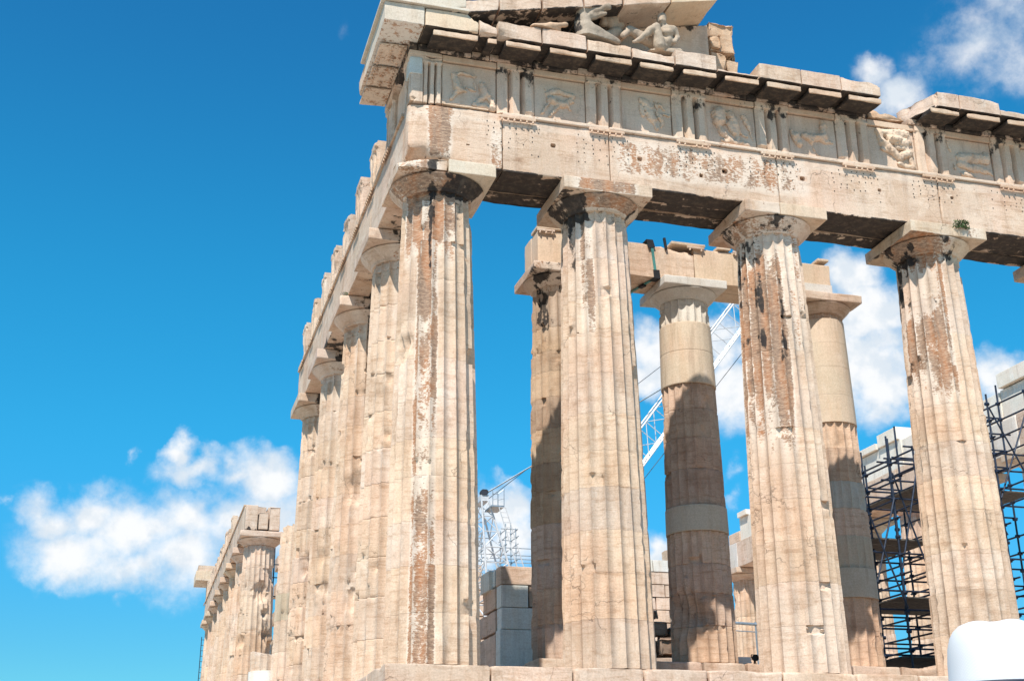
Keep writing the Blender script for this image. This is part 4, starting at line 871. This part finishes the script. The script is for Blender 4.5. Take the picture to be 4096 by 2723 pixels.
ribbon('corner_pad', [(7.87, 5.75, 11.845), (7.87, 5.36, 11.845), (7.92, 5.36, 11.62)], .10, BLACK, .01)
ribbon('corner_pad', [(8.02, 5.362, 10.98), (8.03, 5.362, 10.745), (8.0, 5.6, 10.743)], .09, BLACK, .01)
ribbon('buckle', [(7.87, 5.85, 10.73), (7.81, 6.05, 10.73)], .055, BLACK, .03)
ribbon('buckle', [(8.30, 5.37, 11.95), (8.34, 5.37, 11.62)], .03, BLACK, .03)
# ================================================================== restored wall end
AN = thing('wall_end', 'restored stub of the inner wall, bluish new marble patched with brown old stone', 'wall', (5.2, 10.2, 0))
AY = 9.55
for i, (x0, x1, y1, z0, z1, mt, c_) in enumerate(((4.80, 6.02, 10.0, -.01, 2.04, NEW, (1.2, 1.3, 1.36)), (4.84, 5.98, 10.0, 2.045, 2.62, NEW, (1.2, 1.3, 1.36)), (4.83, 5.60, 10.0, 2.625, 3.22, NEW, (1.22, 1.3, 1.34)), (4.82, 6.1, 10.0, 3.225, 3.72, INN, (1.25, 1.28, 1.3)))):
    block('wall_block', x0, x1, AY - .012 * (i == 3), y1, z0, z1, mt, AN, color=c_, chip=.03, rough=.004, seed=1000 + i, step=.2)
block('wall_block', 5.605, 6.0, AY - .02, 10.0, 2.625, 3.22, INN, AN, color=(.85, .85, .85), chip=.12, rough=.02, seed=1010, step=.08)
block('wall_block', 6.025, 6.5, AY + .1, 10.4, -.01, 2.0, INN, AN, color=(.8, .75, .7), chip=.15, rough=.04, seed=1011, step=.12)
for i, (y1, z0, z1, mt, c_) in enumerate(((11.9, -.01, 2.0, INN, (1.25, 1.3, 1.38)), (11.7, 2.005, 2.62, INN, (1.2, 1.22, 1.28)), (11.3, 2.625, 3.22, INN, (1.2, 1.2, 1.2)), (11.0, 3.225, 3.72, NEW, (1.2, 1.28, 1.32)))):
    block('wall_block', 4.78, 5.95, 10.01, y1, z0, z1, mt, AN, color=c_, chip=.08, rough=.02, seed=1020 + i, step=.15)
block('wall_cap', 4.70, 6.15, 10.3, 11.2, 3.18, 3.725, NEW, AN, color=(1.2, 1.28, 1.32), chip=.04, seed=1030, step=.2)
# ---- dark rubble beyond the middle of the porch
RB = thing('rubble_stack', 'dark rough stone blocks heaped low between the porch columns', 'rubble', (9.8, 11, 0))
rr_ = random.Random(5)
for i, (x0, x1, z0, z1) in enumerate(((8.9, 10.9, -.01, 1.55), (8.8, 9.75, 1.56, 2.05), (9.78, 10.9, 1.56, 2.15), (9.0, 10.2, 2.16, 2.62), (10.22, 11.0, 2.16, 2.5), (9.1, 9.95, 2.63, 2.98))):
    block('rubble_block', x0, x1, 10.6 + .25 * (i % 2), 12, z0, z1, INN, RB, color=(1.05, 1.1, 1.15) if i == 0 else (.6, .6, .6), chip=.05 if i == 0 else .25, rough=.01 if i == 0 else .06, seed=1040 + i, step=.1)
# ---- far cross wall
FW = thing('ruined_wall', 'far sunlit cross wall of stone courses with ragged top', 'wall', (15, 55, 0))
for r_ in range(11):
    z0 = 5.2 + r_ * .82 if r_ else -.01; z1 = 5.2 + (r_ + 1) * .82 - .006 if r_ else 6.015
    xs = run(3.5 + .6 * (r_ % 2), 30.6, 1.9 if r_ else 3.2, rr_)
    for a, b in zip(xs[:-1], xs[1:]):
        if r_ == 8 and rr_.random() < .35 and a < 25: continue
        if r_ > 8 and (a < 25.5 or (r_ == 10 and a < 28.8)): continue
        if 19.5 < a < 23 and 1 < r_ < 7 and False: continue
        block('wall_block', a + .006, b - .006, 54.5 + rr_.uniform(0, .06), 56, z0, z1, NEW if rr_.random() < .12 else OLD, FW, color=tint(rr_, .1, .03, 1.05), chip=.10, rough=.02, seed=1100 + r_ * 30 + int(a), step=.45)
# ---- far long colonnade on the other side, with new white blocks
NX = 28.5
NLAB = ['far column of the opposite row, sunlit between the porch and the third front column', 'second far column of the opposite row, counted from its broken end', 'third far column of the opposite row, counted from its broken end', 'fourth far column of the opposite row, behind the scaffolding', 'fifth far column of the opposite row, behind the scaffolding', 'sixth far column of the opposite row, behind the scaffolding', 'seventh far column of the opposite row, nearest the scaffolding']
NY = [42.4 - 4.29 * k for k in range(7)]
for k in range(7): column('fluted_column', NLAB[k], 'columns of the opposite row', NX, NY[k], seed=70 + k, m=4, dz=.25, wear=1.2)
NE = thing('entablature', 'far pale beam course of the opposite row, topped by crisp new white blocks', 'entablature', (NX, 28, 10.48))
ys = [43.2, 41.6, 38.1, 33.8, 29.5, 25.2, 21.0, 16.7, 13.5]
for i in range(len(ys) - 1):
    block('architrave_beam', NX - .82, NX + .82, ys[i + 1] + .005, ys[i] - .005, 10.484, 11.9, OLD if i % 3 else NEW, NE, color=tint(rr_, .06, .03, 1.06), chip=.08, seed=1400 + i, step=.4)
ys = [42.6, 41.2, 39.9, 38.2, 36.6, 35.0, 33.1, 31.5, 29.8, 28.2, 26.4, 24.6, 22.8, 21.0, 19.2, 17.5, 15.5, 13.6]
for i in range(len(ys) - 1):
    if i in (3, 8): continue
    nw = i > 8 or i in (1, 2)
    block('frieze_block', NX - .78 + .05 * (i % 2), NX + .78, ys[i + 1] + .005, ys[i] - .005, 11.905, (12.55 if i == 0 else 13.15) + rr_.uniform(-.1, .02), NEW if nw else OLD, NE, color=(1.22, 1.22, 1.2) if nw else tint(rr_, .06, .03, 1.05), chip=.03 if nw else .12, seed=1420 + i, step=.3)
for i in (1, 7, 9, 10, 12, 15):
    block('new_block', NX - .9, NX + .8, ys[i + 1] + .1, ys[i] - .1, 13.16, 13.45 + .3 * (i in (10, 15)), NEW, NE, color=(1.3, 1.3, 1.28), chip=.02, seed=1450 + i, step=.4)
# ================================================================== crane
CR_ = thing('lattice_crane', 'white lattice crane standing inside the temple, its jib rising behind the porch', 'crane', (12, 30, 0))
YC = 30.0
def lattice(name, A, B, n, mat, r=.05, rb=.028, faces=((0, 1), (1, 2), (2, 3), (3, 0))):
    A, B = np.array(A, float), np.array(B, float)
    segs = [(A[i], B[i], r) for i in range(4)]
    for k in range(n):
        P, Qp = A + (B - A) * k / n, A + (B - A) * (k + 1) / n
        for i, j in faces:
            segs.append((P[i], Qp[j], rb) if k % 2 else (P[j], Qp[i], rb)); segs.append((P[i], P[j], rb))
    return tubes(name, segs, mat, CR_, 6)
tx = lambda u: (u - 1130) / 197 + 9.66
tz = lambda v: 10.55 - (v - 80) / 197 * 1.07
lattice('tower', [(tx(1135), 29.7, tz(90)), (tx(1195), 29.7, tz(90)), (tx(1195), 30.9, tz(90)), (tx(1135), 30.9, tz(90))], [(tx(1165), 29.5, tz(720)), (tx(1400), 29.5, tz(720)), (tx(1400), 31.3, tz(720)), (tx(1165), 31.3, tz(720))], 5, WHITEP, .045, .022)
lattice('tower', [(tx(1165), 29.5, tz(720)), (tx(1400), 29.5, tz(720)), (tx(1400), 31.3, tz(720)), (tx(1165), 31.3, tz(720))], [(tx(1165), 29.5, 3.6), (tx(1470), 29.5, 3.6), (tx(1470), 31.3, 3.6), (tx(1165), 31.3, 3.6)], 4, WHITEP, .07, .035)
block('sheave_head', tx(1128), tx(1200), 29.7, 30.9, tz(88), tz(40), WHITEP, CR_, chip=.01, step=.3, seed=1501)
tubes('sheave', [((tx(1150) + .05 * i, 29.66, tz(20)), (tx(1150) + .05 * i + .01, 29.95, tz(20)), .13) for i in range(3)], CABLE, CR_, 10)
pl = block('platform', tx(1200), tx(1318), 29.3, 30.5, tz(152), tz(138), GREYP, CR_, chip=.005, step=.5, seed=1503)
for (a, b) in ((1215, 1260), (1262, 1316)):
    tubes('railing', [((tx(a), 29.35, tz(140)), (tx(a), 29.35, tz(20)), .018), ((tx(b), 29.35, tz(140)), (tx(b), 29.35, tz(0 if b > 1300 else 40)), .018), ((tx(a), 29.35, tz(45)), (tx(b), 29.35, tz(5 if b > 1300 else 45)), .018), ((tx(a), 29.35, tz(95)), (tx(b), 29.35, tz(80)), .015)], GREYP, pl)
l0, l1 = np.array((tx(1262), 29.2, tz(160))), np.array((tx(1420), 29.2, tz(640)))
sg = [(l0, l1, .022), (l0 + (.3, 0, 0), l1 + (.3, 0, 0), .022)] + [(l0 + (l1 - l0) * t, l0 + (l1 - l0) * t + (.3, 0, 0), .014) for t in np.linspace(0, 1, 13)]
tubes('ladder', sg, WHITEP, CR_)
J0, J1 = at_y(2200, 2277, YC), at_y(2946, 1267, YC); jd = (J1 - J0) / np.linalg.norm(J1 - J0); J2 = J0 + jd * 20.5
jn = np.array((-jd[2], 0, jd[0])) * .56; jy = np.array((0, .5, 0))
quad = lambda P, s=1.0: [P - jn * s - jy * s, P + jn * s - jy * s, P + jn * s + jy * s, P - jn * s + jy * s]
lattice('jib', quad(J0, .35), quad(J0 + jd * 3, 1), 2, WHITEP, .045, .022); lattice('jib', quad(J0 + jd * 3), quad(J2), 13, WHITEP, .042, .02)
ribs = J0 - jn; W_ = [np.array(J0 + jd * t - jn * .92) for t in (4.5, 19)]
tubes('walkway', [(W_[0] + (0, s, 0), W_[1] + (0, s, 0), .03) for s in (-.3, -.15, 0, .15, .3)], GREYP, CR_)
for s in (-.25, -.09, .09, .25):
    tubes('pendant_rope', [((tx(1165), YC + s, tz(30)), J0 + jd * 11.3 + jn + (0, s, 0), .014)], GREYP, CR_, 5)
tubes('hoist_rope', [((tx(1210), YC, tz(60)), J0 + jd * 15 + jn * 1.2, .016)], CABLE, CR_, 5)
tubes('hoist_rope', [(J0 + (.8, 0, -.3), J2 - jn * 2.6, .016)], CABLE, CR_, 5)
block('machine_house', 9.6, 14.0, 28.9, 31.8, 1.7, 3.6, WHITEP, CR_, chip=.03, step=.8, seed=1510); block('undercarriage', 9.2, 14.2, 28.6, 32.0, .0, 1.68, GREYP, CR_, chip=.05, step=.8, seed=1511)
# ================================================================== scaffolding
def scaffold(name, label, xs, ys, z0, tops, lev, decks, mat, diag=True, seed=1, seg_y=True):
    S = thing(name, label, 'scaffolding', (xs[0], ys[0], z0)); r_ = random.Random(seed)
    for i, x in enumerate(xs):
        for j, y in enumerate(ys):
            tubes('standard', [((x, y, z0), (x + r_.uniform(-.03, .03), y, tops[i] + r_.uniform(-.1, .7)), .030)], mat, S)
    coup = []
    for z in np.arange(z0 + .45, max(tops), lev):
        for i, x in enumerate(xs):
            for y in ys:
                if z < tops[i]: coup.append(((x - .045, y, z), (x + .075, y, z), .055))
        for i, x in enumerate(xs):
            if z < tops[i] and r_.random() < .9:
                tubes('ledger', [((x + .03, ys[0] - r_.uniform(.1, .5), z), (x + .03, ys[-1] + r_.uniform(.1, .6), z + r_.uniform(-.03, .03)), .028)], mat, S)
        zz = z + .06
        for j, y in enumerate(ys):
            x1 = max([xs[i] for i in range(len(xs)) if tops[i] > z] or [xs[0]]); x0 = min([xs[i] for i in range(len(xs)) if tops[i] > z] or [xs[0]])
            if x1 > x0 and r_.random() < .62: tubes('transom', [((x0 - r_.uniform(.05, .4), y + .04, zz), (x1 + r_.uniform(.1, .4), y + .04, zz + r_.uniform(-.02, .02)), .028)], mat, S)
    cp = tubes('couplers', coup, mat, S, 6) if coup else None
    if cp: cp['kind'] = 'stuff'
    for (z, a, b) in decks:
        for k in range(4):
            w = (ys[-1] - ys[0]) / 4; block('plank', a, b, ys[0] + k * w + .01, ys[0] + (k + 1) * w - .01, z, z + .05, PLANK, S, chip=.01, seed=int(z * 10) + k, step=.6)
    if diag:
        for i in range(len(xs) - 1):
            zt_ = min(tops[i], tops[i + 1])
            tubes('brace', [((xs[i], ys[0] - .06, zt_ - 3.2), (xs[i + 1], ys[0] - .06, zt_ - .3), .026)], mat, S)
            tubes('brace', [((xs[i + 1], ys[0] - .10, zt_ - 3.4), (xs[i], ys[0] - .10, zt_ - .5), .026)], mat, S)
    return S
scaffold('scaffold_tower', 'dark blue tube scaffolding tower beside the right porch column, rising behind the fourth front column', [14.75, 15.75, 16.6, 17.9, 19.3, 20.7], [7.4, 8.7, 10.2], -.01, [6.0, 6.9, 7.3, 8.2, 9.1, 9.3], .52,
         [(6.1, 16.6, 20.5), (4.5, 15.0, 16.9), (2.9, 15.6, 18.5), (1.3, 15.5, 17.5)], STEELB, True, 4)
SR = scaffold('guard_railing', 'thin grey tube railing along the top of the far cross wall', [12.5, 14.4, 16.3, 17.9, 18.6, 20.5], [54.6, 55.8], 12.5, [14.2, 14.2, 14.2, 15.0, 15.0, 14.2], .48, [], GREYP, False, 9)
a_ = np.array((.18, 70.2, 9.67)); b_ = np.array((.10, 70.2, -.01))
tg = thing('wall_ladder', 'thin dark ladder fixed on the far corner column', 'ladder', tuple(b_))
sg = [(a_, b_, .03), (a_ + (.28, 0, 0), b_ + (.28, 0, 0), .03)] + [(a_ + (b_ - a_) * t, a_ + (b_ - a_) * t + (.28, 0, 0), .02) for t in np.linspace(.02, .98, 26)]
tubes('ladder_frame', sg, CABLE, tg)
a_ = at_y(1100, 2190, 46.0)
tg = thing('scaffold_pole', 'thin steel scaffold poles showing beside the first far flank column', 'pole', (a_[0], 46, 0))
for dx in (0, .35): tubes('pole', [((a_[0] + dx, 46, -.01), (a_[0] + dx, 46, a_[2]), .04)], CABLE, tg)
for z in (a_[2] - .9, a_[2] - 1.6, a_[2] - 2.6): tubes('rung', [((a_[0] - .15, 46, z), (a_[0] + .6, 46, z), .03)], CABLE, tg)
# ---- low rail, cabinet, lamp
rl_ = thing('barrier_rail', 'pale horizontal barrier rail crossing low before a far column', 'railing', (17.2, 20, 0))
tubes('rail', [((15.9, 20, 4.06), (18.6, 20, 3.98), .055), ((15.9, 20, 3.78), (18.6, 20, 3.7), .02)], GREYP, rl_, 8, (1.6, 1.7, 1.7)); 
for x in (15.9, 17.55, 18.6): tubes('post', [((x, 20, -.01), (x, 20, 4.1), .03)], GREYP, rl_)
cb = thing('equipment_box', 'small white slatted box on the porch step between two columns', 'box', (10.3, 6.6, .775))
block('box_body', 10.11, 10.50, 6.45, 6.75, .83, 1.09, WHITEP, cb, chip=.006, step=.15, seed=1601)
for z in (.86, .93, 1.0): block('slat', 10.10, 10.51, 6.43, 6.448, z, z + .045, WHITEP, cb, chip=.004, step=.2, seed=1602)
for x in (10.13, 10.48): tubes('leg', [((x, 6.5, .77), (x, 6.5, .83), .012)], GREYP, cb)
fl = thing('spotlight', 'small black spotlight on a stand beside the white slatted box', 'lamp', (10.68, 6.6, .775))
tubes('stand', [((10.62, 6.6, .77), (10.66, 6.6, 1.02), .014), ((10.74, 6.6, .77), (10.68, 6.6, 1.02), .014), ((10.68, 6.7, .77), (10.67, 6.62, 1.02), .014)], BLACK, fl)
V, F = lathe([(.0, -.075), (.05, -.07), (.075, .0), (.085, .08), (.07, .085), (.06, .05), (0, .05)], 14)
V = V[:, [0, 2, 1]] * (1, -1, 1) + (10.67, 6.6, 1.08); lh = mk('lamp_head', V, F, BLACK, fl, None, 40)
tubes('yoke', [((10.585, 6.6, 1.08), (10.585, 6.6, 1.16), .012), ((10.585, 6.6, 1.16), (10.755, 6.6, 1.16), .012), ((10.755, 6.6, 1.16), (10.755, 6.6, 1.08), .012)], BLACK, fl)
# ================================================================== weeds
def weed(name, label, c, n, size, seed, droop=.3):
    r_ = np.random.default_rng(seed); Vs, Fs = [], []; t = thing(name, label, 'plant', tuple(c)); c = np.array(c); stems = []
    for i in range(n):
        a = r_.uniform(0, 2 * np.pi); rd = size * r_.uniform(.1, 1) ** .7; p = c + np.array([np.cos(a) * rd * 1.25, -abs(np.sin(a)) * rd * .7, size * r_.uniform(-.45, .55) - droop * rd * .5])
        d_ = r_.normal(size=3); d_ /= np.linalg.norm(d_); w = np.cross(d_, r_.normal(size=3)); w /= np.linalg.norm(w); l = size * r_.uniform(.10, .22)
        b = len(Vs) * 4; Vs.append([p - d_ * l, p + w * l * .35, p + d_ * l, p - w * l * .35]); Fs.append((b, b + 1, b + 2, b + 3))
        if i % 9 == 0: stems.append((c + (0, .03, 0), p, .004))
    mk('foliage', np.concatenate(Vs), Fs, LEAF, t, None, None); tubes('stem', stems, LEAF, t, 4); return t
weed('weed_tuft', 'green weed sprouting on the capital of the fourth front column', (13.62, -.02, 10.50), 320, .19, 3)
weed('weed_tuft', 'tiny green weed rooted on the flank beam above a capital', (.14, 8.05, 10.52), 120, .11, 4)
# ================================================================== person in the white hat
ctr = np.array(CP) + ray(4018, 2798) * 2.45; fd = np.array([ray(4018, 2705)[0], ray(4018, 2705)[1], 0]); fd /= np.linalg.norm(fd); rt = np.array([fd[1], -fd[0], 0])
GZ_P = -4.33 if False else None
def loc(V):
    V = np.asarray(V); return ctr * (1, 1, 0) + V[..., 0:1] * rt + V[..., 1:2] * fd + V[..., 2:3] * np.array([0, 0, 1.0])
zb_ = ctr[2]           # top edge of the hat band
gz = zb_ - 1.70        # ground under the feet
pe = thing('person', 'person in a white brimmed hat seen from behind at the bottom corner', 'person', (ctr[0], ctr[1], gz))
SK = plain('skin', (.45, .27, .19), .55, 0, .06); CL1 = plain('blue_shirt_cloth', (.12, .20, .32), .85, 0, .15); CL2 = plain('dark_trouser_cloth', (.05, .05, .07), .9, 0, .15)
hz = zb_ + .06
m, N = new_mat('white_straw'); pos = N.n('ShaderNodeNewGeometry').outputs['Position']
wv1 = N.n('ShaderNodeTexWave', i_Vector=N.vmath('MULTIPLY', pos, (1, 1, 1)), i_Scale=95.0, wave_type='BANDS', bands_direction='DIAGONAL').outputs['Fac']
wv2 = N.n('ShaderNodeTexWave', i_Vector=pos, i_Scale=110.0, wave_type='BANDS', bands_direction='Z').outputs['Fac']
wvh = N.math('MULTIPLY', wv1, wv2)
finish(N, N.mix(wvh, (.62, .62, .63), (.67, .67, .67)), .8, wvh, 0, .12, .001); STRAW = m
Z0 = 1.73 + gz          # = zb_
def cz(h): return h + gz
body = [((0, 0, cz(1.62)), (0, .02, cz(1.66)), .085, .088), ((0, .045, cz(1.58)), (0, .06, cz(1.56)), .062, .05), ((0, 0, cz(1.56)), (0, -.02, cz(1.44)), .055, .062), ((-.17, -.02, cz(1.39)), (.17, -.02, cz(1.39)), .062, .062), ((0, -.01, cz(1.36)), (0, 0, cz(1.12)), .135, .115), ((0, 0, cz(1.1)), (0, 0, cz(.93)), .12, .145),
        ((0, .105, cz(1.60)), (0, .118, cz(1.585)), .014, .018), ((-.083, -.005, cz(1.60)), (-.085, -.005, cz(1.57)), .018, .014), ((.083, -.005, cz(1.60)), (.085, -.005, cz(1.57)), .018, .014)]
for s in (-1, 1):
    body += [((s * .19, -.02, cz(1.38)), (s * .235, -.04, cz(1.10)), .05, .042), ((s * .235, -.04, cz(1.10)), (s * .24, .03, cz(.86)), .04, .028), ((s * .24, .03, cz(.85)), (s * .24, .045, cz(.77)), .032, .034)]
    for k in range(4): body += [((s * .24, .015 + k * .021, cz(.765)), (s * .235, .025 + k * .021, cz(.715 - .008 * (k in (1, 2)))), .010, .009), ((s * .235, .025 + k * .021, cz(.715 - .008 * (k in (1, 2)))), (s * .222, .028 + k * .02, cz(.675)), .009, .0075)]
    body += [((s * .232, .07, cz(.83)), (s * .215, .095, cz(.765)), .012, .009)]
    body += [((s * .095, 0, cz(.92)), (s * .105, .01, cz(.5)), .088, .06), ((s * .105, .01, cz(.5)), (s * .11, -.03, cz(.09)), .055, .036), ((s * .11, -.04, cz(.045)), (s * .125, .14, cz(.035)), .042, .033)]
V, Q = snets(lambda P: caps_field(P, body, .028), (-.33, -.22, cz(-.01)), (.33, .22, cz(1.78)), .0145)
mk('body', loc(V), Q, SK, pe, None, 70)
sh = [((-.17, -.02, cz(1.39)), (.17, -.02, cz(1.39)), .078, .078), ((0, -.01, cz(1.36)), (0, 0, cz(1.12)), .155, .145), ((0, 0, cz(1.12)), (0, 0, cz(.92)), .145, .165)] + [((s * .19, -.02, cz(1.38)), (s * .225, -.035, cz(1.17)), .068, .062) for s in (-1, 1)]
V, Q = snets(lambda P: np.maximum(caps_field(P, sh, .03), cz(.90) - P[..., 2]), (-.34, -.25, cz(.86)), (.34, .25, cz(1.5)), .02); mk('shirt', loc(V), Q, CL1, pe, None, 70)
tr = [((0, 0, cz(1.0)), (0, 0, cz(.95)), .14, .15)] + sum([[((s * .09, 0, cz(.94)), (s * .105, .01, cz(.5)), .105, .08), ((s * .105, .01, cz(.5)), (s * .11, -.03, cz(.10)), .078, .07)] for s in (-1, 1)], [])
V, Q = snets(lambda P: np.maximum(caps_field(P, tr, .02), cz(.09) - P[..., 2]), (-.3, -.25, cz(.05)), (.3, .25, cz(1.2)), .02); mk('trousers', loc(V), Q, CL2, pe, None, 70)
for s in (-1, 1):
    V, Q = snets(lambda P: np.maximum(caps_field(P, [((s * .11, -.05, cz(.05)), (s * .125, .15, cz(.04)), .055, .046), ((s * .11, -.04, cz(.05)), (s * .11, -.03, cz(.1)), .05, .05)], .02), cz(.0) - P[..., 2]), (s * .11 - .1, -.15, cz(-.02)), (s * .11 + .12, .25, cz(.2)), .012); mk('shoe', loc(V), Q, BLACK, pe, None, 70)
V, Q = snets(lambda P: np.maximum(caps_field(P, [((0, -.03, cz(1.66)), (0, -.045, cz(1.54)), .098, .075)], .02), P[..., 1] - .02), (-.15, -.2, cz(1.4)), (.15, .1, cz(1.8)), .014); mk('hair', loc(V), Q, plain('dark_hair', (.03, .02, .015), .6), pe, None, 70)
# hat: brim and crown as one felted surface
seg = 72; t = np.linspace(0, 2 * np.pi, seg, endpoint=False); AX, AY_ = .0945, .118
rings = []
def ring(kx, z, dip=0.0, b=0.0):
    x, y = AX * kx * np.sin(t), AY_ * kx * np.cos(t)
    zz = np.full(seg, z) + b * (x / AX) ** 2 - dip * np.exp(-(x / .022) ** 2) * (1 - .3 * y / AY_) - dip * .8 * np.exp(-((abs(x) - .06) / .025) ** 2) * np.clip(y / AY_, 0, 1)
    return np.stack([x, y, Z0 + zz], -1)
for kx, z, b in ((1.62, -.052, .014), (1.60, -.047, .014), (1.45, -.050, .009), (1.25, -.052, .004), (1.06, -.050, 0), (1.035, -.042, 0), (1.03, -.0, 0), (1.01, .04, 0), (.975, .068, 0), (.91, .088, 0), (.83, .100, 0)): rings.append(ring(kx, z, 0, b))
for kx, z, dp in ((.72, .109, .002), (.57, .1145, .005), (.40, .117, .010), (.22, .118, .013), (.08, .118, .014)): rings.append(ring(kx, z, dp))
V, F = loft(np.array(rings)); ht = mk('hat', loc(V), F, STRAW, pe, None, 60)
V, F = loft(np.array([ring(1.05, -.019), ring(1.06, -.017), ring(1.06, -.005), ring(1.05, -.003), ring(1.03, -.003)]), caps=False); mk('hat_band', loc(V), F, plain('navy_ribbon', (.02, .025, .05), .6), ht, None, 60)
